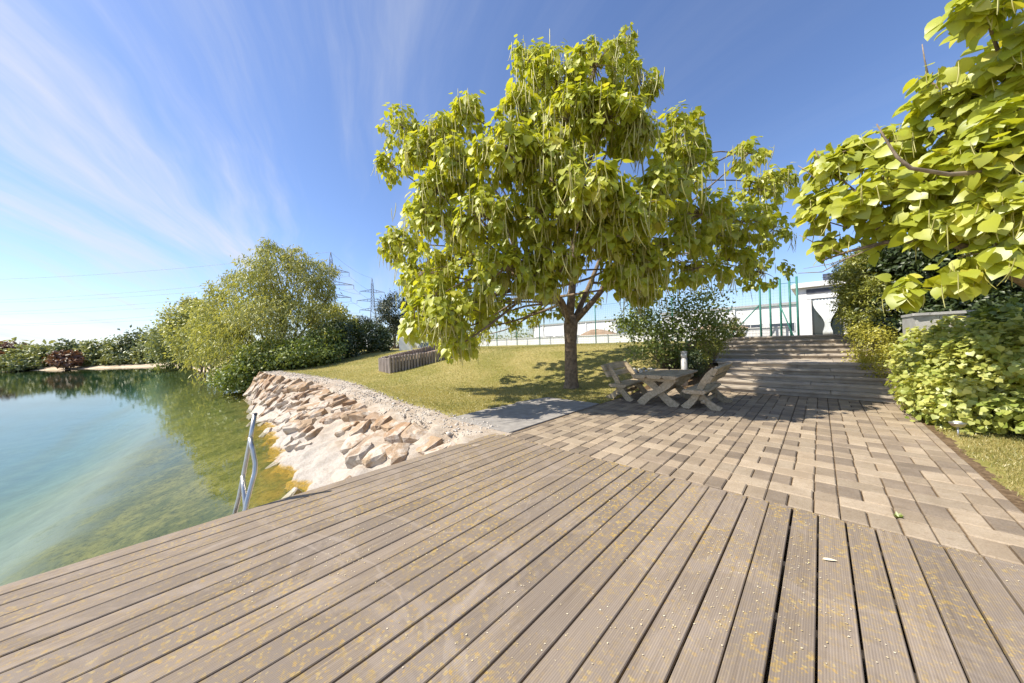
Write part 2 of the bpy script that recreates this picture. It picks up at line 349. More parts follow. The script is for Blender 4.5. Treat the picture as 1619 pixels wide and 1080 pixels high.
# ---------------------------------------------------------------- paving
def pavermat(name, a, b):
    mt, N = mat(name); p = N.pos()
    g = N.noise(p, 3.5, 6, .7); f = N.noise(p, 70, 4, .75)
    c = N.mix(N.ramp(g, .3, .72), a, b); c = N.mix(N.ramp(f, .35, .75, 0, .55), c, tuple(x*.6 for x in a))
    c = N.mix(N.ramp(N.noise(p, 17, 4, .7), .52, .70, 0, .6), c, (.27, .20, .13))
    c = N.mix(1.0, c, N.mix(N.rnd(), (.78, .78, .77), (1.1, 1.09, 1.06)), 'MULTIPLY')
    prin(N, c, .85, N.bump(f, .4, .006), spec=.2); return mt
M['pl'] = pavermat('pale_paver', (.36, .285, .20), (.46, .375, .275)); M['pd'] = pavermat('dark_paver', (.235, .185, .135), (.33, .265, .20)); M['pm'] = pavermat('tan_paver', (.32, .25, .175), (.42, .335, .24))
pav = empty('paving', (-1.4, 4, 0)); tag(pav, kind='structure')
LW = .533; plist = []
for li in range(-8, 3):
    x0 = .085+li*LW; y = 4.0+random.uniform(0, .01); r = 0
    while y < 11.0:
        A = (r % 2 == 0); dy = .31 if A else .24
        dy = min(dy, 11.1-y)
        if A: cells = [(0, .175, 'pd'), (.175, .36, 'pl' if random.random() < .8 else 'pm'), (.36, LW, 'pd' if random.random() < .75 else 'pm')]
        elif random.random() < .5: cells = [(0, .355, 'pl'), (.355, LW, 'pm')]
        else: cells = [(0, .18, 'pm'), (.18, LW, 'pl')]
        if random.random() < .22: cells = [(a, b, random.choice(['pl', 'pm', 'pd'])) for a, b, _ in cells]
        for a, b, mm in cells:
            if x0+b > -4.1 and x0+a < 1.22: plist.append((max(x0+a, -4.09), min(x0+b, 1.25), y, y+dy, mm))
        y += dy; r += 1
plist = [q for q in plist if q[1]-q[0] > .05]
def psize(q):
    a = proj((q[0], q[2], 0)); b = proj((q[1], q[3], 0)); c2 = proj((q[1], q[2], 0)); d2 = proj((q[0], q[3], 0))
    return abs((b[0]-a[0])*(d2[1]-c2[1])-(b[1]-a[1])*(d2[0]-c2[0]))/2
plist.sort(key=psize, reverse=True); rest = {'pl': MB(), 'pm': MB(), 'pd': MB()}; pcache = {}
def paver_shape(mb, x0, x1, y0, y1, dz, tx=0, ty=0):
    g = .005; mb.box(x0+g, x1-g, y0+g, y1-g, -.05+dz, dz, .010)
for i, (xa, xb, ya, yb, mm) in enumerate(plist):
    dz = random.uniform(-.004, .003)
    if i < 300:
        key = (round(xb-xa, 2), round(yb-ya, 2), mm)
        if key not in pcache:
            t = MB(); paver_shape(t, 0, xb-xa, 0, yb-ya, 0); pcache[key] = mesh('paver', t.v, t.f)
        o = link('paver', pcache[key], M[mm], pav); o.location = (xa+1.4, ya-4, dz); o.rotation_euler = (random.uniform(-.008, .008), random.uniform(-.008, .008), random.uniform(-.004, .004))
    else: paver_shape(rest[mm], xa+1.4, xb+1.4, ya-4, yb-4, dz)
for mm, t in rest.items(): tag(t.build('paver_field', M[mm], pav), kind='stuff')
# grey slab
M['slab'] = simple('grey_slab_stone', (.25, .23, .205), (.34, .315, .28), 6, .8, .3, 70)
slab = empty('stone_slab', (-5.05, 5.7, 0)); tag(slab, 'flat grey stone slabs between stone bank and paving', 'slab')
for i, (ya, yb) in enumerate(((4.1, 5.2), (5.2, 6.3), (6.3, 7.4))):
    q = MB().prism([(-.98+(.0 if i else .05), ya-5.7+.004), (.93, ya-5.7+.004), (.93, yb-5.7-.004), (-.98+.12*i, yb-5.7-.004)], 'z', -.06, .018).build('slab_piece', M['slab'], slab)
# ---------------------------------------------------------------- stone bank
def bank_pt(x, s, lift=0.0):
    """s 0 at the waterline .. 1 at the top of the bank, 1..1.25 flat gravel margin"""
    ys, yt, b = shoreY(x), topY(x), bankz(x)
    y0, z0 = ys-.22, -1.2; y1, z1 = yt-.55, b-.02
    if s <= 1:
        bulge = .16*math.sin(math.pi*min(1, s)); y = y0+(y1-y0)*s-bulge*.5; z = z0+(z1-z0)*s**.92+bulge*.35
    else:
        y = y1+(s-1)*(yt-y1+.25)/.25; z = z1+(s-1)*.12
    return np.array([x, y, z+lift])
bx = np.linspace(-24.5, -4.05, 330); bs = np.concatenate([np.linspace(-.12, 1, 36), np.linspace(1.03, 1.25, 9)])
from mathutils import noise as mn
bv = []
for s_ in bs:
    for x in bx:
        q = bank_pt(float(x), float(s_)); nz = mn.fractal(Vector((q[0]*1.7, q[1]*1.7, q[2]*1.7)), 1.0, 2.0, 5)
        rip = mn.noise(Vector((q[0]*2.6-s_*2.2, s_*2.0, 3.1)))
        amp = (.10*nz+.05*rip+.05*mn.fractal(Vector((q[0]*7, q[1]*7, q[2]*7)), 1.0, 2.0, 3)) if s_ < 1 else .02*nz+.03*abs(mn.noise(Vector((q[0]*9, q[1]*9, 1))))
        if s_ > 1.2: amp -= (s_-1.2)*1.2
        bv.append(q+np.array([0, -amp*.7, amp]))
nbx = len(bx); ii = (np.arange(len(bs)-1)[:, None]*nbx+np.arange(nbx-1)[None]).ravel()
mt, N = mat('limed_mortar'); p = N.pos(); X, Y, Z = N.sep(p)
n1 = N.noise(p, 2.2, 6, .65); n2 = N.noise(p, 24, 5, .75)
c = N.mix(N.ramp(n1, .32, .66), (.52, .46, .38), (.38, .30, .22)); c = N.mix(N.ramp(n2, .4, .75, 0, .6), c, (.36, .30, .23))
c = N.mix(N.ramp(N.math('ADD', Z, N.math('MULTIPLY', n1, .5)), -.05, -.55), c, N.mix(N.ramp(n2, .35, .7), (.47, .43, .375), (.37, .32, .265)))
c = N.mix(N.ramp(N.math('ADD', Z, N.math('MULTIPLY', n1, .16)), -.86, -.93), c, N.mix(N.ramp(n2, .4, .6), (.46, .28, .05), (.27, .19, .05)))
c = N.mix(N.ramp(N.math('ADD', Z, N.math('MULTIPLY', n1, .2)), -1.0, -1.1), c, (.22, .16, .03))
prin(N, c, .9, N.bump(n2, .7, .025), spec=.15); M['mortar'] = mt
bank = link('stone_bank', mesh('stone_bank', bv, np.stack([ii, ii+1, ii+nbx+1, ii+nbx], 1), True), M['mortar'])
tag(bank, 'sloping lake bank of rough stones set in white mortar beside the deck', 'stone bank')
mt, N = mat('bank_stone'); o = N.obj(); R = N.rnd(); p = N.pos()
n1 = N.noise(N.mapping(o, scale=(1, 1, 2.5)), 3.2, 6, .7, .5); n2 = N.noise(p, 30, 5, .75)
a = N.mix(R, (.38, .215, .10), (.40, .29, .19)); b = N.mix(N.math('FRACT', N.math('MULTIPLY', R, 7.3)), (.47, .35, .22), (.25, .19, .15))
c = N.mix(N.ramp(n1, .3, .7), a, b); c = N.mix(N.ramp(n2, .35, .75, 0, .5), c, (.20, .15, .11)); zl = N.sep(p)[2]
c = N.mix(N.ramp(N.math('SUBTRACT', N.noise(p, 1.8, 6, .7), N.math('MULTIPLY', zl, .13)), .49, .62, 0, .75), c, (.58, .52, .44))
prin(N, c, .88, N.bump(N.math('ADD', n1, N.math('MULTIPLY', n2, .4)), .8, .03), spec=.2); M['stone'] = mt
def rock(seed):
    bm = bmesh.new(); bmesh.ops.create_icosphere(bm, subdivisions=2, radius=1.0); r = random.Random(seed)
    cuts = [(Vector((r.gauss(0, 1), r.gauss(0, 1), r.gauss(0, .8))).normalized(), r.uniform(.45, .75)) for _ in range(9)]
    for v in bm.verts:
        for n_, d_ in cuts:
            e = v.co.dot(n_)-d_
            if e > 0: v.co -= n_*e*.92
        v.co *= 1+.12*mn.noise(v.co*2.3+Vector((seed*3.1, 0, 0)))
    me = bpy.data.meshes.new('stone'); bm.to_mesh(me); bm.free()
    me.polygons.foreach_set('use_smooth', [r.random() < .45 for _ in me.polygons]); me.materials.append(M['stone']); return me
rocks = [rock(i) for i in range(14)]
SLEN = 2.3
sites = []; rr_ = random.Random(5); tries = 0
while tries < 9000:
    tries += 1; x = rr_.uniform(-23.8, -4.4); s_ = rr_.uniform(.0, .90)*SLEN
    dm = rr_.uniform(.34, .74)*(1+.2*sst(-9, -17, x))
    if all((x-a)**2+(s_-b)**2 > dm*dm for a, b in sites): sites.append((x, s_))
def cell(i):
    x, y = sites[i]; xr_ = min(x+.6, -4.34); poly = [(x-.62, y-.5), (xr_, y-.5), (xr_, min(y+.5, .93*SLEN)), (x-.62, min(y+.5, .93*SLEN))]
    for j, (a, b) in enumerate(sites):
        if j == i or abs(a-x) > 1.4 or abs(b-y) > 1.4: continue
        mx_, my_ = (x+a)/2, (y+b)/2; nx_, ny_ = a-x, b-y; out = []
        for k in range(len(poly)):
            p0, p1 = poly[k], poly[(k+1) % len(poly)]; d0 = (p0[0]-mx_)*nx_+(p0[1]-my_)*ny_; d1 = (p1[0]-mx_)*nx_+(p1[1]-my_)*ny_
            if d0 <= 0: out.append(p0)
            if d0*d1 < 0: t = d0/(d0-d1); out.append((p0[0]+(p1[0]-p0[0])*t, p0[1]+(p1[1]-p0[1])*t))
        poly = out
        if len(poly) < 3: return None
    return poly
def bank_frame(x, s_):
    p0 = bank_pt(x, s_); t = nrm(bank_pt(x, min(1.0, s_+.05))-bank_pt(x, min(.95, s_-.0)))
    nn = nrm(np.cross(np.array([1.0, 0, 0]), t)); return p0, t, nn if nn[2] > 0 else -nn
for i, (x, sy_) in enumerate(sites):
    low = sy_ < .42*SLEN-.25*sst(-9, -15, x)*SLEN and x > -15
    if rr_.random() < (.70 if low else .10): continue
    poly = cell(i)
    if not poly: continue
    cx = sum(q[0] for q in poly)/len(poly); cy = sum(q[1] for q in poly)/len(poly)
    # denser, uneven outline
    ring = []
    for k in range(len(poly)):
        p0, p1 = poly[k], poly[(k+1) % len(poly)]; ring.append(p0)
        if math.hypot(p1[0]-p0[0], p1[1]-p0[1]) > .16: ring.append(((p0[0]+p1[0])/2, (p0[1]+p1[1])/2))
    kk = rr_.uniform(.80, .93)*(.8 if low else 1); hgt = rr_.uniform(.06, .20)*(.6 if low else 1); tilt = (rr_.uniform(-.25, .25), rr_.uniform(-.3, .2)); n = len(ring); v = []
    O, T_, N_ = bank_frame(cx, cy/SLEN)
    for lv_, (k2, h2) in enumerate(((1.0, -.12), (1.0, .45), (.93, .88), (.5, 1.0))):
        for q in ring:
            jx = 1+rr_.uniform(-.10, .08); dx, dy = (q[0]-cx)*kk*k2*jx, (q[1]-cy)*kk*k2*jx
            h_ = -.12 if lv_ == 0 else hgt*(h2+rr_.uniform(-.16, .16))+dx*tilt[0]+dy*tilt[1]
            v.append(np.array([dx, 0, 0])+T_*dy+N_*h_)
    v.append(N_*hgt*rr_.uniform(.9, 1.15)); f = [(l*n+j, l*n+(j+1) % n, (l+1)*n+(j+1) % n, (l+1)*n+j) for l in range(3) for j in range(n)]+[(3*n+j, 3*n+(j+1) % n, 4*n) for j in range(n)]
    me = mesh('stone', v, f); me.polygons.foreach_set('use_smooth', [False for _ in me.polygons])
    o = link('stone', me, M['stone'], bank); o.location = O
n = 4200; gx_ = rng.uniform(-23.5, -4.5, n); gs_ = rng.uniform(.88, 1.24, n); P = np.array([bank_pt(float(a), float(b), .012) for a, b in zip(gx_, gs_)])
pe = np.array([(1, 0, 0), (-1, 0, 0), (0, 1, 0), (0, -1, 0), (0, 0, .7), (0, 0, -.7), (.6, .55, .3), (-.5, .6, .25)]); pf = np.array([(0, 6, 4), (6, 2, 4), (2, 7, 4), (7, 1, 4), (1, 3, 4), (3, 0, 4), (6, 0, 5), (2, 6, 5), (7, 2, 5), (1, 7, 5), (3, 1, 5), (0, 3, 5)])
v, f, ti = inst(pe, pf, P, basis(usphere(n)*np.array([1, 1, .25]), np.tile([0, 0, 1.0], (n, 1))+rng.normal(size=(n, 3))*.3), rng.gamma(1.4, .008, n)+.006, rng.random(n))
mt, N = mat('pale_gravel'); prin(N, N.mix(N.attr('tint'), (.42, .36, .29), (.60, .55, .48)), .9, N.bump(N.noise(N.pos(), 60, 4), .4, .01)); M['gravel'] = mt
tag(link('gravel', mesh('gravel', v, f, False, ti), M['gravel'], bank), kind='stuff')
# ---------------------------------------------------------------- ladder on the deck edge
lad = empty('swim_ladder', (-4.42, .45, 0)); tag(lad, 'bent steel swim ladder handrails standing at the lake edge of the deck', 'ladder')
def onx(px, py, x):
    d = ray(px, py); return EYE+(x-EYE[0])/d[0]*d
L0 = np.array([-4.42, .45, 0])
def lt(name, pts, r, mm): return MB().tube([p_-L0 for p_ in pts], r, 12).build(name, mm, lad, True)
r1 = [onx(403, 655, -4.62), onx(396.5, 690, -4.60), onx(386, 745, -4.58), onx(378, 785, -4.56), onx(370.5, 815, -4.54)]
r1.append(r1[-1]+np.array([.0, -.05, -1.2])); lt('handrail', r1, .021, M['steel'])
lt('handrail_cap', [r1[0]+np.array([0, 0, -.012]), r1[0]+np.array([0, .002, .012])], .0225, M['dark'])
r2 = [onx(395.5, 692, -4.57), onx(399, 710, -4.53), onx(403.5, 733, -4.50), onx(402.5, 748, -4.47), onx(397, 768, -4.44), onx(391, 790, -4.41), onx(387.5, 806, -4.37)]
r2.append(r2[-1]+np.array([.0, 0, -.25])); lt('handrail', r2, .023, M['steel'])
r3 = [onx(383.5, 752, -4.55), onx(385.5, 775, -4.47), onx(388, 800, -4.40), onx(389, 812, -4.36)]
r3.append(r3[-1]+np.array([.0, 0, -.2])); lt('handrail', r3, .021, M['steel'])
for k in range(3): lt('rung', [r1[-1]+np.array([0, .05, .25+.28*k]), r1[-1]+np.array([.05, .5, .25+.28*k])], .018, M['steel'])
# ---------------------------------------------------------------- steps
stp = empty('garden_steps', (-.7, 11.1, 0)); tag(stp, 'wide flight of weathered wooden garden steps rising behind the paving', 'steps')
RIS, TRD = .155, .36
def flight(y0, z0, xl0, xr, n):
    for k in range(n):
        ya = y0+k*TRD; z1 = z0+(k+1)*RIS; xl = xl0+random.uniform(-.03, .03)
        cuts = [xl, xl+1.1+random.uniform(-.3, .3), xl+2.6+random.uniform(-.3, .3), xr]
        for i in range(3):
            MB().box(cuts[i]+.004, cuts[i+1]-.004, ya-.05, ya+TRD-.004, z1-.055, z1+random.uniform(-.004, .004), .008).build('tread', M['stepwood'], stp)
        cuts = [xl+.02, xl+1.7+random.uniform(-.5, .5), xr-.02]
        for i in range(2):
            MB().box(cuts[i]+.003, cuts[i+1]-.003, ya+random.uniform(0, .006), ya+.06, z1-RIS, z1-.058).build('riser', M['stepwood'], stp)
flight(0, 0, -1.85, 2.05, 5)
for i in range(4):
    MB().box(-2.2+1.05*i+.004, -2.2+1.05*(i+1)-.004, 5*TRD, 5*TRD+1.5, 5*RIS-.08, 5*RIS-.006).build('landing_slab', M['stepwood'], stp)
flight(5*TRD+1.5, 5*RIS, -2.25, 2.05, 5)
MB().box(-2.25, 2.05, 10*TRD+1.5, 10*TRD+4.5, 10*RIS-.2, 10*RIS-.03).build('landing_slab', M['concrete'], stp)
# ---------------------------------------------------------------- picnic table and benches
def log_slab(mb, x0, x1, y0, y1, z0, z1, wob=.02, seed=0, n=9):
    """a plank sawn from a log, with a wavy edge"""
    r = random.Random(seed); v = []; f = []
    for i in range(n):
        y = y0+(y1-y0)*i/(n-1); a = x0+r.uniform(-wob, wob); b = x1+r.uniform(-wob, wob); t = z1+r.uniform(-.004, .004)
        v += [(a+.05, y, z0), (b-.05, y, z0), (b+.01, y, (z0+z1)/2+.01), (b-.02, y, t), (a+.02, y, t), (a-.01, y, (z0+z1)/2+.01)]
    for i in range(n-1):
        for j in range(6): f.append((i*6+j, i*6+(j+1) % 6, (i+1)*6+(j+1) % 6, (i+1)*6+j))
    f += [tuple(range(6))[::-1], tuple((n-1)*6+j for j in range(6))]; mb.add(v, f); return mb
def xleg(mb, p0, p1, wd, y0, y1, bend=.03):
    """flat curved leg in the xz plane from p0 to p1"""
    p0 = np.array(p0, float); p1 = np.array(p1, float); d = p1-p0; L = np.hypot(*d); t = d/L; nn = np.array([-t[1], t[0]])
    up = []; dn = []
    for i in range(7):
        u = i/6; c0 = p0+d*u+nn*bend*math.sin(2*math.pi*u); ww = wd*(.5+.16*abs(2*u-1))
        up.append(c0+nn*ww); dn.append(c0-nn*ww)
    return mb.prism([tuple(q) for q in up+dn[::-1]], 'y', y0, y1)
tb = empty('picnic_table', (-2.88, 8.6, -.002)); tag(tb, 'rustic log picnic table with crossed legs under the tree', 'table')
for i, (a, b) in enumerate(((-.52, -.18), (-.17, .17), (.18, .50))):
    log_slab(MB(), a, b, -.86+random.uniform(-.05, .05), .90+random.uniform(-.05, .05), .675, .755, .015, i).build('tabletop_plank', M['oldwood'], tb)
for y in (-.66, .62):
    xleg(MB(), (-.42, 0), (.36, .665), .15, y, y+.085).build('leg', M['oldwood'], tb)
    xleg(MB(), (.42, 0), (-.36, .665), .15, y+.09, y+.175).build('leg', M['oldwood'], tb)
    MB().box(-.44, .44, y-.02, y+.2, .60, .673).build('bearer', M['oldwood'], tb)
MB().tube([(0, -.55, .33), (0, .75, .33)], .055, 10).build('stretcher', M['oldwood'], tb, True)
def bench(name, loc, sgn, label, rz=0):
    t = empty(name, loc, rz); tag(t, label, 'bench', 'log benches at the picnic table')
    sx = sgn      # +1: the sitter looks towards +x
    def X(a): return a*sx
    def pl(mb, a, b, *r, **k): return log_slab(mb, min(X(a), X(b)), max(X(a), X(b)), *r, **k)
    pl(MB(), -.20, .26, -.78, .78, .37, .455, wob=.018, seed=3).build('seat', M['oldwood'], t)
    for y in (-.60, .52):
        xleg(MB(), (X(.30), 0), (X(-.36), .90), .12, y, y+.075, .035*sx).build('leg', M['oldwood'], t)
        xleg(MB(), (X(-.40), 0), (X(.12), .37), .13, y+.08, y+.155, -.02*sx).build('leg', M['oldwood'], t)
    for j, (zz0, h_) in enumerate(((.62, .14), (.79, .15))):
        n = 8; v = []; f = []; r = random.Random(j)
        for i in range(n):
            y = -.76+1.52*i/(n-1); a = -.175-(zz0-.45)*.55; zz1 = zz0+h_+(.03*math.sin(math.pi*i/(n-1)) if j else 0)+r.uniform(-.006, .006); a2 = -.175-(zz1-.45)*.55
            v += [(X(a), y, zz0), (X(a2), y, zz1), (X(a2+.065), y, zz1+.02), (X(a+.065), y, zz0+.02)]
        for i in range(n-1):
            for q in range(4): f.append((i*4+q, i*4+(q+1) % 4, (i+1)*4+(q+1) % 4, (i+1)*4+q))
        f += [(3, 2, 1, 0), tuple((n-1)*4+q for q in range(4))]
        MB().add(v, f).build('backrest_plank', M['oldwood'], t)
    MB().tube([(X(-.08), -.56, .17), (X(-.08), .66, .17)], .045, 8).build('stretcher', M['oldwood'], t, True)
    return t
bench('log_bench', (-3.92, 8.75, -.002), 1, 'log bench on the lawn side of the picnic table, nearest the tree trunk')
bench('log_bench', (-2.02, 8.65, -.002), -1, 'log bench on the steps side of the picnic table, its back to the steps')
# ---------------------------------------------------------------- bollard light, ring, spot lamp
bo = at(1083, 606, 10.35); bz = float(ground(bo[0], bo[1])); bl = empty('bollard_light', (bo[0], bo[1], bz-.02)); tag(bl, 'slim grey metal bollard light behind the picnic table', 'lamp')
hh = 1.12
MB().tube([(0, 0, 0), (0, 0, hh-.22)], .095, 20).build('post', M['greymetal'], bl, True)
mt, N = mat('frosted_lens'); prin(N, (.72, .70, .64), .4); M['lens'] = mt
MB().tube([(0, 0, hh-.22), (0, 0, hh-.06)], .088, 20).build('lens', M['lens'], bl, True)
MB().tube([(0, 0, hh-.06), (0, 0, hh-.012), (0, 0, hh)], [.098, .098, .07], 20).build('cap', M['greymetal'], bl)
rp = at(1016, 566, 11.6); rz_ = float(ground(rp[0], rp[1]))
ring = empty('stone_ring', (rp[0], rp[1], rz_)); tag(ring, 'low ring of pale stones on the shaded lawn behind the table', 'stone ring')
M['palestone'] = simple('pale_stone', (.48, .46, .42), (.62, .60, .56), 7, .85, .4, 40)
for i in range(14):
    a = 2*math.pi*i/14; o = link('ring_stone', rocks[i % len(rocks)].copy(), None, ring); o.data.materials.clear(); o.data.materials.append(M['palestone'])
    o.location = (.42*math.cos(a), .42*math.sin(a), .06); o.scale = (.12, .10, .10); o.rotation_euler = (0, 0, a+1.57)
MB().tube([(0, 0, -.05), (0, 0, .05)], .36, 20).build('ring_soil', M['earth'], ring)
sp = gp(1515, 690, 0.0); sl = empty('garden_spotlight', (sp[0], sp[1], -.015)); tag(sl, 'small steel garden spotlight on a spike in front of the hedge', 'lamp')
MB().tube([(0, 0, -.05), (0, 0, .16)], .011, 10).build('spike', M['steel'], sl, True)
MB().tube([(0, 0, .15), (0, 0, .17), (0, 0, .215), (0, 0, .225), (0, 0, .235)], [.025, .06, .085, .088, .05], 18).build('lamp_head', M['steel'], sl, True)
MB().tube([(0, 0, .235), (0, 0, .243)], [.05, .035], 14).build('lens', M['lens'], sl, True)
# ---------------------------------------------------------------- palisade bed
pb = at(616, 585, 15.0); pal = empty('log_palisade', (pb[0], pb[1], 0)); tag(pal, 'raised bed walled with upright round logs on the lawn slope', 'palisade')
A_, B_, C_, D_ = at(617, 585, 15.0), at(722, 566, 16.8), at(601, 585, 15.9), at(708, 556, 19.5)
def logrow(P0, P1, h0, h1, n):
    for i in range(n):
        u = i/(n-1); q = P0+(P1-P0)*u; z = float(ground(q[0], q[1])); r = random.uniform(.062, .072)
        top = P0[2]+(P1[2]-P0[2])*u+h0+(h1-h0)*u+random.uniform(-.02, .02)
        MB().tube([(q[0]-pb[0], q[1]-pb[1], z-.25), (q[0]-pb[0], q[1]-pb[1], top-.02), (q[0]-pb[0], q[1]-pb[1], top)], [r, r, r*.8], 9).build('log', M['logwood'], pal)
for P0, P1, h0, h1 in ((A_, B_, .60, .55), (A_+(C_-A_)*.1, C_, .58, .58), (C_, D_, .62, .62)):
    L = np.linalg.norm((P1-P0)[:2]); logrow(P0, P1, h0, h1, max(4, int(L/.135)))
v = [A_, B_, D_, C_]; v = [(q[0]-pb[0], q[1]-pb[1], q[2]+.32) for q in v]
MB().add(v, [(0, 1, 2, 3)]).build('bed_soil', M['earth'], pal)
# ---------------------------------------------------------------- buildings, wall and fence beyond the lawn
pw = empty('perimeter_wall', (-22, 24, 1.3)); tag(pw, 'long low white rendered wall beyond the lawn, behind the green fence', 'wall')
for i in range(10):
    MB().box(-20.5+4.12*i+.006, -20.5+4.12*(i+1)-.006, 0, .2, -.6, .70).build('wall_panel', M['white'], pw)
    MB().box(-20.5+4.12*i, -20.5+4.12*(i+1)-.004, -.03, .23, .702, .75).build('coping', M['white'], pw)
fn = empty('court_fence', (-22, 23.2, 1.3)); tag(fn, 'tall green wire mesh fence with steel posts and slanting braces', 'fence')
fx = [-20+2.9*i for i in range(13)]+[19.55, 20.0, 20.45, 20.85, 21.15]
for x in fx: MB().tube([(x, 0, -.5), (x, 0, 3.15 if x < 20.2 else 3.4)], .045 if x < 15 else .05, 8).build('post', M['green'], fn, True)
for xa, xb in ((19.5, 17.6), (18.2, 16.4), (20.4, 21.1), (-5.6, -7.0), (-14.3, -12.6)): MB().tube([(xa, -.02, 2.0), (xb, -.35, -.3)], .035, 6).build('brace', M['green'], fn, True)
for zz in (.05, 1.9, 3.1): MB().tube([(-20, 0, zz), (21.15, 0, zz)], .016, 6).build('rail', M['green'], fn)
t = MB()
for x in np.arange(-20, 21.15, .16): t.box(x-.0014, x+.0014, -.004, .004, 0, 3.1)
for zz in np.arange(.05, 3.1, .16): t.box(-20, 21.15, .005, .012, zz-.0014, zz+.0014)
tag(t.build('wire_mesh', M['green'], fn), kind='stuff')
# garden house with the curtained door
gh = empty('garden_house', (0, 26.6, 1.25)); tag(gh, 'white flat-roofed garden house with curtained glass door at the top of the steps', 'house')
gh.scale = (1, 1, 1.10)
DX0, DX1 = -.34, .98      # door opening
t = MB(); t.box(-1.0, DX0-.16, 0, .3, -.3, 2.85); t.box(DX1+.16, 6.5, 0, .3, -.3, 2.85); t.box(DX0-.16, DX1+.16, 0, .3, 2.36, 2.85); t.box(-1.0, -.75, .3, 6, -.3, 2.85); t.box(6.25, 6.5, .3, 6, -.3, 2.85); t.box(-1, 6.5, 6, 6.25, -.3, 2.85)
t.build('wall', M['white'], gh)
MB().box(-1.25, 6.8, -.25, 6.5, 2.853, 3.05).build('roof_slab', M['white'], gh)
rf = MB().box(-1.15, 6.7, -.15, 6.4, 3.053, 3.12).build('roof', M['white'], gh)
for i in range(5):
    s0 = MB(); s0.add([(.2+1.15*i, .1, 3.15), (1.3+1.15*i, .1, 3.15), (1.3+1.15*i, 1.5, 3.62), (.2+1.15*i, 1.5, 3.62), (.2+1.15*i, .1, 3.20), (1.3+1.15*i, .1, 3.20), (1.3+1.15*i, 1.5, 3.67), (.2+1.15*i, 1.5, 3.67)], [(3, 2, 1, 0), (4, 5, 6, 7), (0, 1, 5, 4), (1, 2, 6, 5), (2, 3, 7, 6), (3, 0, 4, 7)])
    s0.build('solar_panel', M['dark'], rf)
MB().box(-.55, 2.2, -.05, -.003, 2.50, 2.74).build('awning_box', M['dark'], gh)
fr0 = MB(); fr0.box(DX0-.16, DX0, -.06, .12, -.3, 2.2); fr0.box(DX1, DX1+.16, -.06, .12, -.3, 2.2); fr0.box(DX0-.2, DX1+.2, -.08, .12, 2.2, 2.357); fr0.build('door_frame', M['white'], gh)
dh_ = MB().tube([(DX1-.12, .02, .75), (DX1-.12, -.01, .78), (DX1-.12, -.01, 1.0), (DX1-.12, .02, 1.03)], .012, 8)
dr = MB().box(DX0+.002, DX1-.002, .06, .09, -.3, 2.198).build('door', M['glass'], gh)
dh_.build('handle', M['steel'], dr, True)
n = 40; v = []; f = []
for j in range(13):
    u = j/12; z = 2.17-1.95*u
    wd = .60*(1-.80*sst(.12, .70, u)) if u < .74 else .12+.10*sst(.74, .95, u)
    for i in range(n):
        a = -1+2*i/(n-1); v.append(((DX0+DX1)/2+a*wd, -.005+.02*math.sin(a*26), z))
for j in range(12):
    for i in range(n-1): f.append((j*n+i, j*n+i+1, (j+1)*n+i+1, (j+1)*n+i))
cu = link('curtain', mesh('curtain', v, f, True), M['curtain'], gh); sm = cu.modifiers.new('thick', 'SOLIDIFY'); sm.thickness = .006
# white halls further off
def hall(name, loc, L, Wd, Hh, label, rz=0):
    t = empty(name, loc, rz); tag(t, label, 'building')
    MB().box(0, L, 0, Wd, -1, Hh).build('wall', M['white'], t); MB().box(-.2, L+.2, -.2, Wd+.2, Hh+.003, Hh+.3).build('roof', M['greymetal'], t)
    for i in range(int(L/3)): MB().box(.5+3*i, 2.9+3*i, -.03, .0-.003, .9, 2.0).build('window', M['dark'], t)
    for w_ in [c_ for c_ in t.children if c_.name.startswith('window')]:
        x0_ = min(q[0] for q in w_.bound_box); fr_m = MB()
        for a_, b_, c_, d_ in ((0, .06, .9, 2.0), (2.34, 2.4, .9, 2.0), (1.17, 1.23, .9, 2.0), (0, 2.4, 1.94, 2.0), (0, 2.4, .9, .96)): fr_m.box(x0_+a_, x0_+b_, -.06, -.034, c_, d_)
        fr_m.build('window_frame', M['white'], w_)
    for i in range(int(L/6)): MB().box(3+6*i-.12, 3+6*i+.12, -.14, -.004, -1, Hh).build('pilaster', M['white'], t)
    return t
hall('warehouse', (-17, 50, .9), 16.5, 10, 4.1, 'white flat warehouse behind the green fence posts left of the garden house')
hall('warehouse', (-52, 62, .9), 22, 10, 4.6, 'white warehouse glimpsed behind the tree trunk beyond the court')
# earth mounds
def mound(name, c0, rx, ry, h, label):
    n = 24; v = []; f = []
    for j in range(9):
        for i in range(n):
            a = 2*math.pi*i/n; r = j/8; k = 1+.25*mn.noise(Vector((math.cos(a)*1.5, math.sin(a)*1.5, c0[0])))
            v.append((rx*r*k*math.cos(a), ry*r*k*math.sin(a), h*(1-sst(.05, 1, r))+.2*mn.noise(Vector((r*5, a*2, 1)))*(1-r)-.3*r))
    for j in range(8):
        for i in range(n): f.append((j*n+i, j*n+(i+1) % n, (j+1)*n+(i+1) % n, (j+1)*n+i))
    o = link(name, mesh(name, v, f, True), M['earth']); o.location = c0; tag(o, label, 'mound'); return o
mound('earth_mound', (-20, 36, 1.2), 6.5, 3, 1.7, 'bare brown earth mound behind the white wall right of the tree trunk')
mound('earth_mound', (-6.5, 33, 1.2), 6.0, 2.5, 1.5, 'bare brown earth heap behind the fence braces beside the steps')
wp = at(641, 548, 25); we = MB().prism([(-.45, -.4), (.5, -.4), (.5, 1.55), (.1, 1.5), (-.2, 1.25), (-.45, .75)], 'y', -.12, .12).build('wall_end', M['white']); we.location = wp; we.rotation_euler = (0, 0, YAW); tag(we, 'stub of white wall with rounded sloping top left of the drooping tree', 'wall')
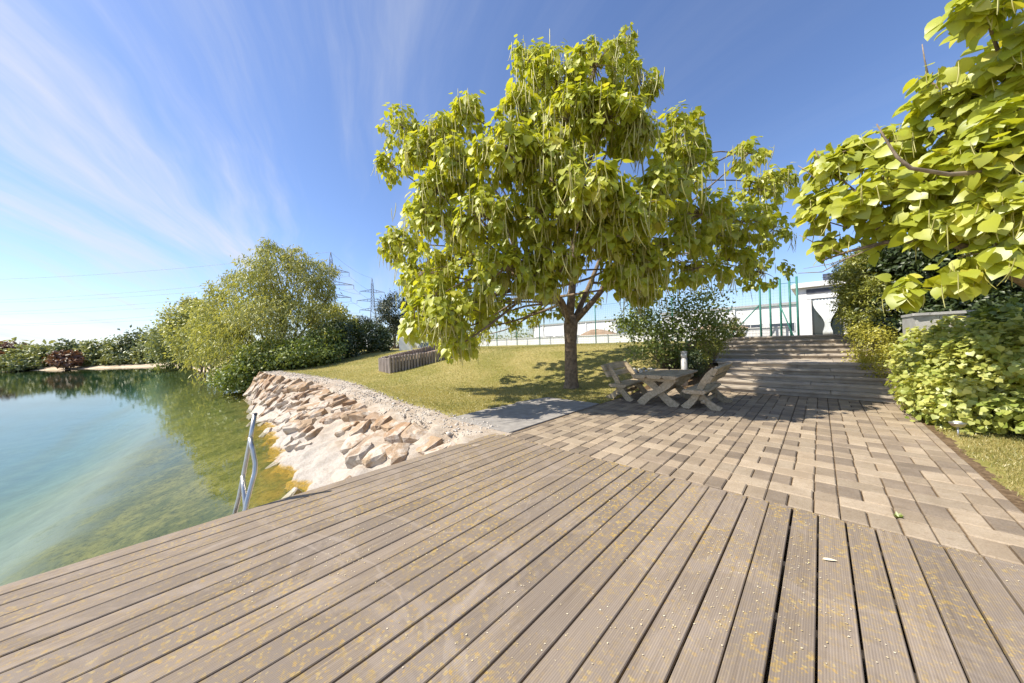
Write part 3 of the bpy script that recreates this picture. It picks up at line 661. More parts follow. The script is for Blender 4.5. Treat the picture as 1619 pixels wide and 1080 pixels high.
# grey planter wall behind the hedge
pg = empty('planter_wall', (2.1, 9.9, 0)); tag(pg, 'grey panelled planter wall with a coping behind the leafy hedge', 'planter')
q0, q1, q2 = at(1427, 527, 7.9), at(1448, 522, 7.0), at(1572, 508, 6.3)
def vwall(P0, P1, z0, z1, th, name, mm, par):
    d = nrm((P1-P0)*np.array([1, 1, 0])); nn = np.array([-d[1], d[0], 0])*th; b0 = np.array([2.1, 9.9, 0])
    v = [P0-b0, P1-b0, P1-b0+nn, P0-b0+nn]; v = [(a[0], a[1], z0) for a in v]+[(a[0], a[1], z1) for a in v]
    return MB().add(v, [(3, 2, 1, 0), (4, 5, 6, 7), (0, 1, 5, 4), (1, 2, 6, 5), (2, 3, 7, 6), (3, 0, 4, 7)]).build(name, mm, par)
PT = 1.93
for P0, P1, k in ((q0, q1, 1), (q1, q2, 3), (q2, q2+(q2-q1), 3)):
    for i in range(k): vwall(P0+(P1-P0)*(i+.01)/k, P0+(P1-P0)*(i+.99)/k, 0, PT, .06, 'panel', M['greymetal'], pg)
    vwall(P0-nrm(P1-P0)*.03-np.array([.02, .06, 0]), P1+nrm(P1-P0)*.03-np.array([.02, .06, 0]), PT+.003, PT+.06, .2, 'coping', M['greymetal'], pg)
# ---------------------------------------------------------------- pylons and wires
def pylon(base, Hh, face, label):
    t = empty('lattice_pylon', base, face); tag(t, label, 'pylon', 'lattice power pylons')
    def hw(z): return np.interp(z, [0, Hh*.55, Hh*.92, Hh], [Hh*.075, Hh*.026, Hh*.012, .05])
    lev = list(np.linspace(0, Hh*.55, 7))+list(np.linspace(Hh*.60, Hh*.92, 9))
    for sx in (-1, 1):
        for sy in (-1, 1): MB().tube([(sx*hw(z), sy*hw(z), z) for z in lev]+[(0, 0, Hh)], .14, 4).build('leg', M['pylon'], t)
    b = MB()
    for i in range(len(lev)-1):
        z0, z1 = lev[i], lev[i+1]; a, c_ = hw(z0), hw(z1)
        for ax in range(4):
            P = lambda s, z, h_: [(s*h_, -h_, z), (h_, s*h_, z), (s*h_, h_, z), (-h_, s*h_, z)][ax]
            b.tube([P(-1, z0, a), P(1, z1, c_)], .075, 3, False); b.tube([P(1, z0, a), P(-1, z1, c_)], .075, 3, False); b.tube([P(-1, z1, c_), P(1, z1, c_)], .07, 3, False)
    b.build('lattice_bracing', M['pylon'], t)
    tips = []
    for zf, w_ in ((.80, Hh*.16), (.67, Hh*.20), (.54, Hh*.17)):
        z = Hh*zf
        for s in (-1, 1):
            a = MB(); hb = hw(z)
            for y in (-hb, hb):
                a.tube([(s*hb, y, z), (s*w_, 0, z+.25)], .10, 3, False); a.tube([(s*hb, y, z+Hh*.035), (s*w_, 0, z+.25)], .10, 3, False)
                for u in (.25, .5, .75): a.tube([(s*(hb+(w_-hb)*u), y*(1-u), z+.25*u), (s*(hb+(w_-hb)*u), y*(1-u), z+Hh*.035*(1-u)+.25*u)], .07, 3, False)
            a.tube([(s*w_, 0, z+.2), (s*w_, 0, z-1.6)], .11, 4)
            a.build('crossarm', M['pylon'], t); tips.append((s*w_, 0, z-1.6))
    tips.append((0, 0, Hh)); R = Matrix.Rotation(face, 3, 'Z')
    return [np.array(R @ Vector(q))+np.asarray(base) for q in tips]
def gbase(px, d): q = at(px, 560, d); return np.array([q[0], q[1], .6])
P1b, P2b = gbase(528, 150), gbase(592, 205)
lined = nrm((P2b-P1b)[:2]); faceA = YAW+math.radians(28)
T1 = pylon(P1b, 46.5, faceA, 'tall lattice power pylon just right of the willow crown')
T2 = pylon(P2b, 45.5, faceA, 'more distant lattice power pylon beside the dark pine')
P0b = at(-330, 560, 165); P0b[2] = .6
def catn(a, b, sag): return [a+(b-a)*u-np.array([0, 0, sag*4*u*(1-u)]) for u in np.linspace(0, 1, 25)]
ORD = ['topmost', 'second highest', 'third highest', 'fourth highest', 'third lowest', 'second lowest', 'lowest']
for ends, sag, u_, where, grp in (([P0b+q-P1b for q in T1], 5.5, 7, 'sagging across the sky left of the willow', 'power lines left of the willow'), (T2, 2.0, 12, 'strung between the two pylons', 'power lines between the pylons')):
    runs = sorted([catn(q, e, sag) for q, e in zip(T1, ends)], key=lambda c_: proj(c_[u_])[1])
    for k_, c_ in enumerate(runs):
        tag(MB().tube(c_, .05, 4, False).build('power_line', M['pylon']), ORD[k_]+' of the thin power lines '+where, 'wire', grp)
# ---------------------------------------------------------------- foliage tools
def tmpl(wd, fold=.08, tip=-.06):
    return np.array([(0, 0, 0), (-wd/2, .42, fold), (0, 1, tip), (wd/2, .42, fold)]), np.array([(0, 2, 1), (0, 3, 2)])
HEART_V = np.array([(0, 0, 0), (0, .42, .0), (0, .78, -.04), (0, 1.06, -.16),
                    (-.20, -.10, .03), (-.42, .06, .06), (-.49, .34, .05), (-.36, .66, .0), (-.15, .90, -.07),
                    (.20, -.10, .03), (.42, .06, .06), (.49, .34, .05), (.36, .66, .0), (.15, .90, -.07)], float)
HEART_F = np.array([(0, 5, 4), (0, 1, 5), (1, 6, 5), (1, 7, 6), (1, 2, 7), (2, 8, 7), (2, 3, 8),
                    (0, 9, 10), (0, 10, 1), (1, 10, 11), (1, 11, 12), (1, 12, 2), (2, 12, 13), (2, 13, 3)])
HV2 = np.array([(0, 0, 0), (0, .5, -.02), (0, 1.05, -.15), (-.38, .02, .06), (-.42, .48, .04), (.38, .02, .06), (.42, .48, .04)], float)
HF2 = np.array([(0, 1, 3), (1, 4, 3), (1, 2, 4), (0, 5, 1), (1, 5, 6), (1, 6, 2)])
def cloud(lobes, n, size, clump_r=.28, clumps=26, droop=.35, up=.45, jit=.7, rmin=.55, cvar=.35):
    """leaf transforms spread through a set of ellipsoid lobes, gathered in clumps"""
    C = np.array([l[0] for l in lobes], float); R = np.array([l[1] for l in lobes], float)
    wt = (R.prod(1))**(2/3); wt /= wt.sum(); li = rng.choice(len(lobes), n, p=wt)
    cd = usphere(len(lobes)*clumps).reshape(len(lobes), clumps, 3); cr = rmin+(1-rmin)*rng.random((len(lobes), clumps, 1))**.6
    ct = rng.random((len(lobes), clumps)); ci = rng.integers(0, clumps, n)
    u = (cd*cr)[li, ci]+rng.normal(size=(n, 3))*clump_r*np.array([1, 1, .8])
    pos = C[li]+u*R[li]; out = nrm(u/R[li]*R[li].mean(1, keepdims=True))
    nn = nrm(out*.7+np.array([0, 0, up])+rng.normal(size=(n, 3))*jit*.6)
    t = nrm(usphere(n)*.8+out*.4-np.array([0, 0, droop]))
    tint = np.clip(ct[li, ci]*cvar*1.6+rng.random(n)*(1-cvar)*.9+.02, 0, 1)
    return pos, basis(t, nn), size*rng.uniform(.65, 1.3, n), tint
def leaves_obj(name, tr, T, material, parent, origin):
    pos, B, sc, tint = tr; v, f, ti = inst(T[0], T[1], pos-np.asarray(origin), B, sc, tint)
    return tag(link(name, mesh(name, v, f, False, ti), material, parent), kind='stuff')
def limb(mb, a, b, r0, r1, sag=0.0, n=6, k=7, wob=.06):
    a = np.asarray(a, float); b = np.asarray(b, float); L = np.linalg.norm(b-a); w1 = rng.normal(size=3)*wob*L; pts = []
    for i in range(n):
        u = i/(n-1); pts.append(a+(b-a)*u+w1*math.sin(math.pi*u)+np.array([0, 0, sag*L*math.sin(math.pi*u)]))
    mb.tube(pts, [r0+(r1-r0)*(i/(n-1))**.8 for i in range(n)], k); return pts
def bush(name, label, cat, base, lobes, n, size, matn, T=None, group=None, stems=5, stem_r=.03, **kw):
    base = np.asarray(base, float); t = empty(name, base); tag(t, label, cat, group)
    T = T or tmpl(.5); leaves_obj('foliage', cloud(lobes, n, size, **kw), T, M[matn], t, base)
    mb = MB()
    for i in range(stems):
        c, r = lobes[i % len(lobes)]; tip = np.asarray(c)+rng.uniform(-.5, .5, 3)*np.asarray(r)
        limb(mb, rng.normal(size=3)*np.array([.1, .1, 0])*stem_r*20, tip-base, stem_r, stem_r*.3)
    mb.build('stem' if stem_r < .08 else 'trunk', M['bark'], t, True); return t
def lob(px, py, d, rx, ry, rd=None):
    """ellipsoid lobe seen at a pixel, rx/ry in photo pixels at depth d"""
    return (at(px, py, d), np.array([rx*d/F, (rd or rx*d/F), ry*d/F]))
# ---------------------------------------------------------------- big catalpa
def grow(tree, origin, lobes, leaf_T, size, n_leaf, pod_n, leaf_mode, n_cluster, limb_from, pods_len=(.24, .42), big_T=None):
    origin = np.asarray(origin, float); P = []; Tn = []; Nn = []; tips = []
    for (c, r), wgt in lobes:
        k = max(4, int(n_cluster*wgt)); d = usphere(k*3); d = d[d[:, 2] > -.75][:k]; k = len(d)
        ct = c+d*r*rng.uniform(.55, 1.0, (k, 1)); tips.append((c, ct, r))
        for q, o in zip(ct, d):
            m_ = rng.integers(n_leaf-3, n_leaf+4); a = rng.random(m_)*2*math.pi
            hz = np.stack([np.cos(a), np.sin(a), np.zeros(m_)], 1)
            if leaf_mode == 'droop':
                t = nrm(hz*.55+o*.35+np.stack([np.zeros(m_)]*2+[-rng.uniform(.35, 1.3, m_)], 1)); nn = nrm(hz*.6+o*.65+np.array([0, 0, .55])+rng.normal(size=(m_, 3))*.22)
            else:
                t = nrm(hz*.75-RGT*.25+rng.normal(size=(m_, 3))*.25+np.stack([np.zeros(m_)]*2+[-rng.uniform(.2, 1.3, m_)], 1)); nn = nrm(np.array([0, 0, .55])-RGT*.4-FWD*.3+hz*.4+o*.3+rng.normal(size=(m_, 3))*.38)
            P.append(q+t*rng.uniform(.02, .16, (m_, 1))+rng.normal(size=(m_, 3))*.07); Tn.append(t); Nn.append(nn)
    P = np.concatenate(P); print('leaves', len(P)); Tn = np.concatenate(Tn); Nn = np.concatenate(Nn); K = len(P)
    B = basis(Tn, Nn); sc = size*rng.uniform(.6, 1.2, K); tint = np.clip(rng.beta(2.2, 2.6, K), 0, 1)
    # the nearest, largest-looking leaves are objects of their own
    dp = (P-EYE) @ FWD; px = W0/2+F*((P-EYE) @ CR)/dp; py = H0/2-F*((P-EYE) @ CU)/dp
    ok = (px > 5) & (px < W0-5) & (py > 5) & (dp > .5); score = np.where(ok, sc/dp, 0); own = np.argsort(-score)[:300]; msk = np.ones(K, bool); msk[own] = False
    leaves_obj('foliage', (P[msk], B[msk], sc[msk], tint[msk]), leaf_T, M['catalpa_leaf'], tree, origin)
    BT = big_T or leaf_T; var = [mesh('leaf', BT[0], BT[1], True, np.full(len(BT[0]), x)) for x in (.15, .35, .45, .55, .7, .9)]
    for me in var: me.materials.append(M['catalpa_leaf'])
    for j, i in enumerate(own):
        o = link('leaf', var[j % 6], None, tree); b = B[i]*sc[i]; q = P[i]-origin
        o.matrix_local = Matrix([[b[0][r], b[1][r], b[2][r], q[r]] for r in range(3)]+[[0, 0, 0, 1]])
    # hanging seed pods
    alltips = np.concatenate([t_[1] for t_ in tips]); pick = rng.choice(len(alltips), size=max(1, int(len(alltips)*.62)), replace=False)
    pods = []; 
    for i in pick:
        for _ in range(rng.integers(2, 8)):
            pods.append((alltips[i]+rng.normal(size=3)*np.array([.13, .13, .05])+np.array([0, 0, -.06])-FWD*.12, rng.uniform(*pods_len), rng.normal(size=2)*.07))
    pods = [pods[i] for i in rng.permutation(len(pods))[:pod_n]]; pods.sort(key=lambda q: (q[0]-EYE) @ FWD)
    def podv(L, lean, r):
        v = []
        for k_ in range(5):
            u = k_/4; rr = r*(1-.55*abs(2*u-1)**2); c0 = np.array([lean[0]*u*u*L*2, lean[1]*u*u*L*2, -L*u])
            v += [c0+rr*np.array([math.cos(a), math.sin(a), 0]) for a in (0, 2.09, 4.19)]
        return np.array(v)
    PF = np.array([(k_*3+j, k_*3+(j+1) % 3, (k_+1)*3+(j+1) % 3, (k_+1)*3+j) for k_ in range(4) for j in range(3)])
    pm = [mesh('seed_pod', podv(1, (s_*.08, -s_*.05), .026), PF, True, np.full(15, .3+.1*s_)) for s_ in range(-2, 3)]
    for me in pm: me.materials.append(M['pod_green'])
    vis = [q for q in pods if 0 < proj(q[0])[0] < W0 and proj(q[0])[1] > 0][:300]; ids = set(id(q) for q in vis)
    for j, (q, L, ln) in enumerate(vis):
        o = link('seed_pod', pm[j % 5], None, tree); o.location = q-origin; o.scale = (max(L, .3),)*2+(L,); o.rotation_euler = (ln[0], ln[1], j)
    V = []; Fa = []; ti = []; b = 0
    for q in pods:
        if id(q) in ids: continue
        v = podv(q[1], q[2], .0105)+q[0]-origin; V.append(v); Fa.append(PF+b); b += 15; ti += [rng.random()]*15
    if V: tag(link('seed_pods', mesh('seed_pods', np.concatenate(V), np.concatenate(Fa), True, ti), M['pod_green'], tree), kind='stuff')
    # twigs from each lobe's heart to its leaf clusters
    tw = MB()
    for c, ct, r in tips:
        for q in ct[::2]: limb(tw, c-origin, q-origin, .016, .006, .05, 4, 4)
    tag(tw.build('twigs', M['twig'], tree, True), kind='stuff')
    return tips
TB = np.array([-6.15, 9.2, float(ground(-6.15, 9.2))-.02]); TD = float(depth(TB))
cat_ = empty('catalpa_tree', TB); tag(cat_, 'large spreading yellow-green catalpa tree with hanging pods standing on the lawn', 'tree')
raw = [(632, 200, 30, 36), (620, 262, 26, 26), (665, 240, 34, 38), (700, 215, 28, 28), (738, 180, 24, 32), (722, 258, 38, 42), (690, 300, 36, 28),
       (632, 385, 34, 28), (690, 355, 44, 36), (672, 430, 40, 42), (735, 415, 48, 46), (700, 500, 42, 34), (728, 545, 24, 22), (655, 505, 15, 34), (690, 470, 40, 34), (745, 490, 34, 36), (715, 525, 30, 24), (770, 340, 46, 46), (672, 330, 24, 20),
       (838, 98, 32, 28), (880, 128, 46, 42), (940, 105, 46, 38), (986, 70, 20, 34), (1010, 130, 24, 30), (900, 190, 56, 48), (960, 190, 50, 44), (822, 175, 26, 46), (800, 240, 46, 42), (870, 262, 56, 46), (1005, 210, 30, 42),
       (860, 340, 54, 44), (930, 300, 52, 46), (800, 425, 46, 46), (780, 490, 44, 34), (880, 405, 44, 36), (950, 370, 44, 36),
       (1075, 218, 36, 42), (1095, 262, 30, 38), (1050, 292, 44, 38), (1000, 335, 46, 38), (1110, 340, 46, 36), (1182, 243, 22, 28), (1200, 300, 38, 34), (1232, 292, 20, 26), (1170, 352, 40, 40), (1222, 362, 22, 44), (1150, 412, 44, 30), (1208, 432, 34, 26), (1062, 385, 46, 32), (1010, 425, 44, 32), (1100, 425, 40, 26)]
lobes = []
for (x, y, rx, ry) in raw:
    rr = math.hypot((x-915)/340, (y-290)/275); amp = 4.6*math.sqrt(max(0, 1-min(rr, 1)**2)); wgt = rx*ry/1600
    nd = -3.4*float(sst(340, 500, y))*(1 if x < 770 else .0)
    if nd < -.3: lobes.append((lob(x, y, TD+nd+rng.uniform(-.5, .5), rx, ry), wgt*.75)); amp *= .5
    if amp > 2.6:
        for s_ in (-.92, .75): lobes.append((lob(x, y, TD+s_*amp+rng.uniform(-.4, .4), rx, ry), wgt*(1.0 if s_ < 0 else .55)*(.72 if x > 1040 else 1)))
        if y < 330: lobes.append((lob(x, y, TD+rng.uniform(-.8, .8), rx, ry), wgt*.35))
    else: lobes.append((lob(x, y, TD+rng.uniform(-.7, .7)*max(amp, .8), rx, ry), wgt))
for (x, y, rx, ry, dd) in ((850, 440, 34, 30, -3.4), (985, 405, 40, 34, -3.4), (1010, 450, 34, 22, -3.2), (1120, 370, 30, 24, -2.6), (930, 470, 24, 14, 2.5), (830, 500, 26, 18, 3.0), (870, 492, 20, 12, 1.0), (1040, 455, 30, 16, 2.0), (960, 440, 24, 16, 3.6), (760, 530, 22, 16, 2.0)):
    lobes.append((lob(x, y, TD+dd, rx, ry), rx*ry/1300))
grow(cat_, TB, lobes, (HV2, HF2), .175, 13, 4200, 'droop', 36, None, pods_len=(.34, .60), big_T=(HEART_V, HEART_F))
tk = MB(); fork = np.array([0.06, 0, 2.15])
tk.tube([(0, 0, -.15), (0, 0, .03), (.01, 0, .25), (.02, 0, .9), (.03, .01, 1.6), tuple(fork), (.05, .02, 2.5)], [.38, .28, .23, .21, .205, .24, .19], 16); tk.build('trunk', M['bark'], cat_, True)
heads = []
for tgt, r0 in ((at(865, 395, TD-.3), .15), (at(905, 330, TD+.5), .16), (at(985, 400, TD-.8), .12), (at(960, 380, TD+1.4), .11), (at(820, 420, TD+1.2), .10), (at(850, 450, TD-2.0), .09)):
    br = MB(); pts = limb(br, fork+rng.normal(size=3)*.06, np.asarray(tgt)-TB, r0, r0*.5, .03, 8, 10, .05); br.build('branch', M['bark'], cat_, True); heads += pts[3:]
heads = np.array(heads)
for (c, r), wgt in lobes:
    q = np.asarray(c)-TB; dd = np.linalg.norm(heads-q, axis=1)+np.maximum(0, heads[:, 2]-q[2])*1.2; j = int(np.argmin(dd)); br = MB()
    limb(br, heads[j], q, .05, .014, .06, 7, 6, .08); br.build('branch', M['bark'], cat_, True)
# ---------------------------------------------------------------- catalpa reaching in from the right
RB = np.array([4.6, 8.6, -.02]); rt = empty('catalpa_tree', RB); tag(rt, 'catalpa tree leaning in from the right edge above the hedge', 'tree')
raw = [(1575, 125, 50, 42, 4.6), (1525, 150, 32, 26, 4.8), (1467, 140, 12, 20, 5.0), (1605, 65, 26, 26, 4.4), (1540, 14, 20, 14, 4.2), (1590, 4, 18, 10, 4.2),
       (1480, 212, 44, 22, 5.2), (1405, 228, 50, 28, 5.6), (1345, 240, 34, 26, 5.9), (1312, 272, 30, 32, 6.0), (1296, 322, 22, 20, 6.1), (1335, 325, 38, 34, 5.8), (1400, 305, 52, 40, 5.3), (1480, 285, 60, 42, 4.9), (1560, 255, 55, 44, 4.5), (1605, 195, 40, 44, 4.3),
       (1595, 325, 46, 44, 4.2), (1525, 345, 50, 36, 4.6), (1450, 355, 44, 22, 5.0), (1385, 362, 36, 18, 5.5), (1570, 400, 46, 22, 4.3), (1500, 440, 30, 14, 4.6), (1432, 455, 8, 10, 4.8), (1312, 380, 14, 10, 6.0), (1655, 220, 40, 60, 4.3), (1490, 290, 50, 40, 6.0), (1400, 290, 40, 34, 6.4)]
lobes = [(lob(x, y, d, rx, ry, max(rx*d/F, .35)), rx*ry/1500*(.8 if d < 6.2 else .5)) for x, y, rx, ry, d in raw]
grow(rt, RB, lobes, (HEART_V, HEART_F), .20, 11, 420, 'flat', 17, None, pods_len=(.2, .36))
tk = MB(); tk.tube([(0, 0, -.1), (0, 0, .1), (-.05, .02, 1.0), (-.2, .05, 2.0), (-.35, .02, 2.8)], [.34, .27, .22, .20, .17], 14); tk.build('trunk', M['bark'], rt, True)
def pathlimb(pts, r0, r1, name='branch', mm='bark'):
    pts = [np.asarray(q)-RB for q in pts]; n = len(pts); MB().tube(pts, [r0+(r1-r0)*i/(n-1) for i in range(n)], 8).build(name, M[mm], rt, True)
pathlimb([RB+np.array([-.35, .02, 2.7]), at(1660, 470, 4.3), at(1600, 432, 4.4), at(1572, 412, 4.5), at(1535, 393, 4.7), at(1470, 378, 5.0), at(1400, 383, 5.4), at(1340, 398, 5.7), at(1300, 412, 5.9)], .095, .012)
pathlimb([RB+np.array([-.35, .02, 2.8]), at(1700, 300, 4.3), at(1619, 262, 4.2), at(1560, 272, 4.3), at(1500, 276, 4.35), at(1440, 266, 4.4), at(1418, 248, 4.45), at(1400, 220, 4.5), at(1386, 196, 4.5)], .05, .007, mm='twig')
pathlimb([RB+np.array([-.35, .02, 2.8]), at(1680, 260, 4.4), at(1600, 200, 4.6), at(1560, 180, 4.7), at(1500, 150, 4.9), at(1470, 128, 5.0)], .07, .01)
pathlimb([at(1470, 378, 5.0), at(1420, 355, 5.3), at(1350, 300, 5.8), at(1300, 260, 6.1)], .035, .006)
pathlimb([at(1600, 200, 4.6), at(1585, 100, 4.5), at(1560, 30, 4.3), at(1545, 5, 4.2)], .03, .006)
tw = MB()
for pth in ([(1395, 384, 5.4), (1350, 405, 5.6), (1310, 418, 5.8), (1270, 425, 6.0)], [(1350, 403, 5.6), (1300, 430, 5.9), (1262, 432, 6.0)], [(1340, 360, 5.8), (1290, 345, 6.1), (1258, 350, 6.3)], [(1310, 300, 6.0), (1275, 270, 6.2), (1262, 262, 6.3)], [(1330, 400, 5.7), (1290, 385, 6.0), (1264, 372, 6.2)], [(1300, 260, 6.0), (1288, 235, 6.0)], [(1470, 130, 5), (1462, 95, 5), (1458, 70, 5)]):
    tw.tube([at(*q)-RB for q in pth], [.012-.003*i for i in range(len(pth))], 5)
tag(tw.build('bare_twigs', M['twig'], rt, True), kind='stuff')
# ---------------------------------------------------------------- hedges and shrubs on the right
T6, T5, T3 = tmpl(.75, .10, -.05), tmpl(.55), tmpl(.3)
RL = (HV2*np.array([1.15, .85, 1]), HF2)
hl = []
for x in np.arange(1.75, 6.0, .45):
    yc = 9.05 - (x-1.6)*.42 if x < 4 else 8.0
    hl += [(np.array([x, yc, .45]), np.array([.55, .6, .5])), (np.array([x+.2, yc+.25, 1.0]), np.array([.6, .6, .45])), (np.array([x+.25, yc+.5, 1.38+.12*math.sin(x*3)]), np.array([.55, .55, .38]))]
hl += [lob(1440, 575, 7.0, 24, 34, .4), lob(1475, 545, 6.8, 30, 34, .4), lob(1520, 530, 6.5, 30, 28, .4), lob(1565, 535, 6.2, 30, 26, .4), lob(1600, 545, 5.9, 30, 30, .4)]
hl += [(np.array([1.45, 9.4, .42]), np.array([.42, .5, .45])), (np.array([1.5, 10.0, .6]), np.array([.42, .55, .55])), (np.array([1.75, 9.7, 1.05]), np.array([.4, .5, .4]))]
bush('leafy_hedge', 'broad-leaved light green hedge along the right side of the paving', 'hedge', (3.0, 8.9, -.02), hl, 48000, .085, 'hedge_leaf', RL, stems=14, clump_r=.22, clumps=30, droop=.35, up=.75, jit=.5, rmin=.62)
bush('golden_shrub', 'golden-green shrub beside the upper right end of the steps', 'shrub', (1.7, 12.6, 0), [lob(1375, 545, 8.6, 28, 38, .5), lob(1400, 575, 8.0, 24, 34, .5), lob(1355, 570, 9.0, 12, 22, .3)], 5200, .06, 'yellow_leaf', T5, clumps=40, up=.5, clump_r=.2)
bush('thuja_shrub', 'tall yellowish conifer shrub standing right of the garden house door', 'shrub', (2.0, 15.2, 1.0), [lob(1362, 440, 10.5, 32, 42, .9), lob(1357, 490, 10.3, 24, 40, .8), lob(1390, 490, 9.6, 34, 50, .8), lob(1385, 425, 10.8, 34, 34, .8)], 26000, .11, 'thuja_leaf', T3, clumps=60, droop=.1, clump_r=.15, rmin=.75)
bush('dark_evergreen', 'dark evergreen hedge mass behind the grey planter wall', 'hedge', (4.6, 13.2, 0), [lob(1450, 435, 9.2, 45, 55, 1.0), lob(1520, 440, 8.6, 50, 55, 1.0), lob(1590, 430, 8.0, 50, 60, 1.0), lob(1660, 430, 7.6, 50, 70, 1.0), lob(1440, 500, 8.8, 40, 40, .8), lob(1530, 500, 8.2, 60, 40, .8), lob(1610, 500, 7.4, 50, 45, .8), lob(1420, 400, 9.6, 26, 18, .8)], 30000, .15, 'dark_leaf', T5, stems=10, stem_r=.05, clumps=40, clump_r=.2)
bush('climber', 'mid-green leafy climber growing over the right end of the planter wall', 'climber', (3.6, 9.4, 0), [lob(1590, 500, 5.9, 26, 16, .4), lob(1612, 520, 5.6, 26, 26, .4), lob(1560, 520, 6.0, 14, 8, .2)], 900, .12, 'shrub_leaf', RL, clump_r=.25, up=.7)
# ---------------------------------------------------------------- shrubs left of the steps
def gz(q): return np.array([q[0], q[1], float(ground(q[0], q[1]))-.03])
bush('leafy_shrub', 'tall loose leafy shrub directly behind the picnic table', 'shrub', gz(at(1055, 590, 11.6)), [lob(1050, 505, 11.8, 44, 30), lob(1110, 490, 11.6, 36, 28), lob(1020, 535, 11.5, 26, 30), lob(1065, 550, 11.4, 26, 32), lob(1000, 505, 12.2, 26, 20), lob(1120, 520, 11.8, 24, 22)], 6500, .105, 'shrub_leaf', T6, stems=12, stem_r=.022, clump_r=.3, up=.6)
bush('clipped_ball', 'dark clipped ball bush behind the bollard light', 'shrub', gz(at(1102, 590, 10.6)), [lob(1097, 573, 10.5, 16, 20), lob(1088, 580, 10.7, 12, 16)], 3600, .055, 'dark_leaf', T5, clump_r=.16, clumps=50, rmin=.8)
bush('golden_shrub', 'bright green shrub between the bollard light and the steps', 'shrub', gz(at(1120, 585, 11.2)), [lob(1118, 548, 11.2, 22, 24), lob(1132, 540, 11.6, 16, 18), lob(1108, 562, 11.0, 14, 18)], 4200, .06, 'thuja_leaf', T5, clump_r=.2, clumps=40)
bush('clipped_ball', 'small round green bush at the upper left end of the steps', 'shrub', gz(at(1160, 530, 13.4)), [lob(1160, 519, 13.4, 17, 15)], 3200, .06, 'thuja_leaf', T5, clump_r=.14, clumps=60, rmin=.85)
# ---------------------------------------------------------------- left bank: willow and shrubs
wl = [lob(440, 440, 23, 40, 50), lob(400, 470, 22.5, 44, 44), lob(480, 455, 23.5, 34, 40), lob(360, 500, 23, 40, 40), lob(420, 520, 21.5, 60, 50), lob(480, 520, 22.5, 50, 46), lob(350, 560, 22.5, 42, 44), lob(505, 430, 24.5, 22, 20), lob(430, 400, 23.5, 20, 16), lob(400, 425, 23.5, 22, 20), lob(470, 405, 24, 18, 14), lob(424, 388, 23.5, 10, 12), lob(515, 455, 24.5, 14, 28), lob(345, 462, 23, 18, 18), lob(365, 440, 23.5, 12, 12), lob(330, 520, 23.5, 22, 26)]
bush('willow_tree', 'tall olive-green willow at the far end of the stone bank', 'tree', (at(425, 600, 23.5)[0], 5.0, .3), wl, 23000, .30, 'willow_leaf', tmpl(.24), stems=16, stem_r=.11, clumps=46, clump_r=.2, droop=1.0, up=.3, rmin=.5)
ls = [('green_shrub', 'dense green shrub overhanging the water at the end of the stone bank', [lob(395, 590, 20.5, 34, 24), lob(430, 565, 21, 36, 24), lob(375, 600, 21.5, 26, 14)], 9000, 'shrub_leaf', .17),
      ('green_shrub', 'dark leafy shrub right of the willow at the top of the bank', [lob(475, 560, 20.5, 36, 26), lob(510, 548, 22, 30, 26), lob(450, 575, 20, 22, 14)], 8000, 'shrub_leaf', .17),
      ('green_shrub', 'dark green shrub below the nearer pylon along the lawn edge', [lob(545, 535, 24.5, 30, 26), lob(525, 530, 25, 24, 22)], 6000, 'dark_leaf', .17),
      ('green_shrub', 'low dark shrub at the upper end of the row beside the white wall stub', [lob(585, 535, 27, 26, 20), lob(605, 545, 26, 12, 10)], 4500, 'dark_leaf', .18),
      ('green_shrub', 'yellow-green shrub between the willow and the dark shrubs', [lob(515, 500, 27, 26, 22), lob(545, 512, 28, 18, 14)], 4500, 'willow_leaf', .2)]
for nm, lb, lo_, n_, mm, sz in ls: bush(nm, lb, 'shrub', gz(lo_[0][0]), lo_, n_, sz, mm, T6, group='shrubs at the lawn edge by the lake', clump_r=.24, clumps=34)
bush('pine_tree', 'round dark pine behind the white wall stub', 'tree', gz(at(625, 550, 44)), [lob(625, 495, 44, 25, 28), lob(640, 515, 44, 22, 18), lob(612, 515, 44, 16, 18)], 9000, .34, 'pine_needle', T3, stems=5, stem_r=.16, clump_r=.18, clumps=50, rmin=.6)
bush('pine_tree', 'smaller dark pine between the two pylons', 'tree', gz(at(572, 550, 50)), [lob(572, 515, 50, 18, 14), lob(560, 525, 50, 14, 12)], 4500, .34, 'pine_needle', T3, stems=4, stem_r=.14, clump_r=.18, clumps=40)
# right bank further off, then the far shore
def shore_at(px):
    for yy in np.arange(577, 600, .25):
        q = gp(px, yy, -1.0)
        if (q[:2]-FA) @ FN < 0: return q
    return q
fs = [(322, 520, 40, 34, 42, 'willow_leaf', 'pale willow-like tree behind the big willow, its foot in the lake'), (300, 505, 52, 26, 30, 'willow_leaf', 'pale thin-topped tree left of the willow'),
      (278, 540, 62, 30, 34, 'far_leaf', 'bushy tree at the water left of the willow'), (258, 548, 80, 22, 26, 'far_leaf', 'green bush where the right bank meets the far shore')]
for px, py, d, rx, ry, mm, lb in fs:
    b = at(px, 577, d); b[2] = -.9; b[1] = max(b[1], 2.2)
    lo_ = [lob(px, py, d, rx, ry*.9), lob(px-rx*.5, py+ry*.6, d, rx*.6, ry*.7), lob(px+rx*.5, py+ry*.5, d, rx*.6, ry*.7), lob(px+2, py-ry*.5, d, rx*.5, ry*.6)]
    bush('bank_tree', lb, 'tree', b, lo_, 8000, .36*d/45, mm, T5, group='trees along the right bank', stems=6, stem_r=.12, clump_r=.24, clumps=30)
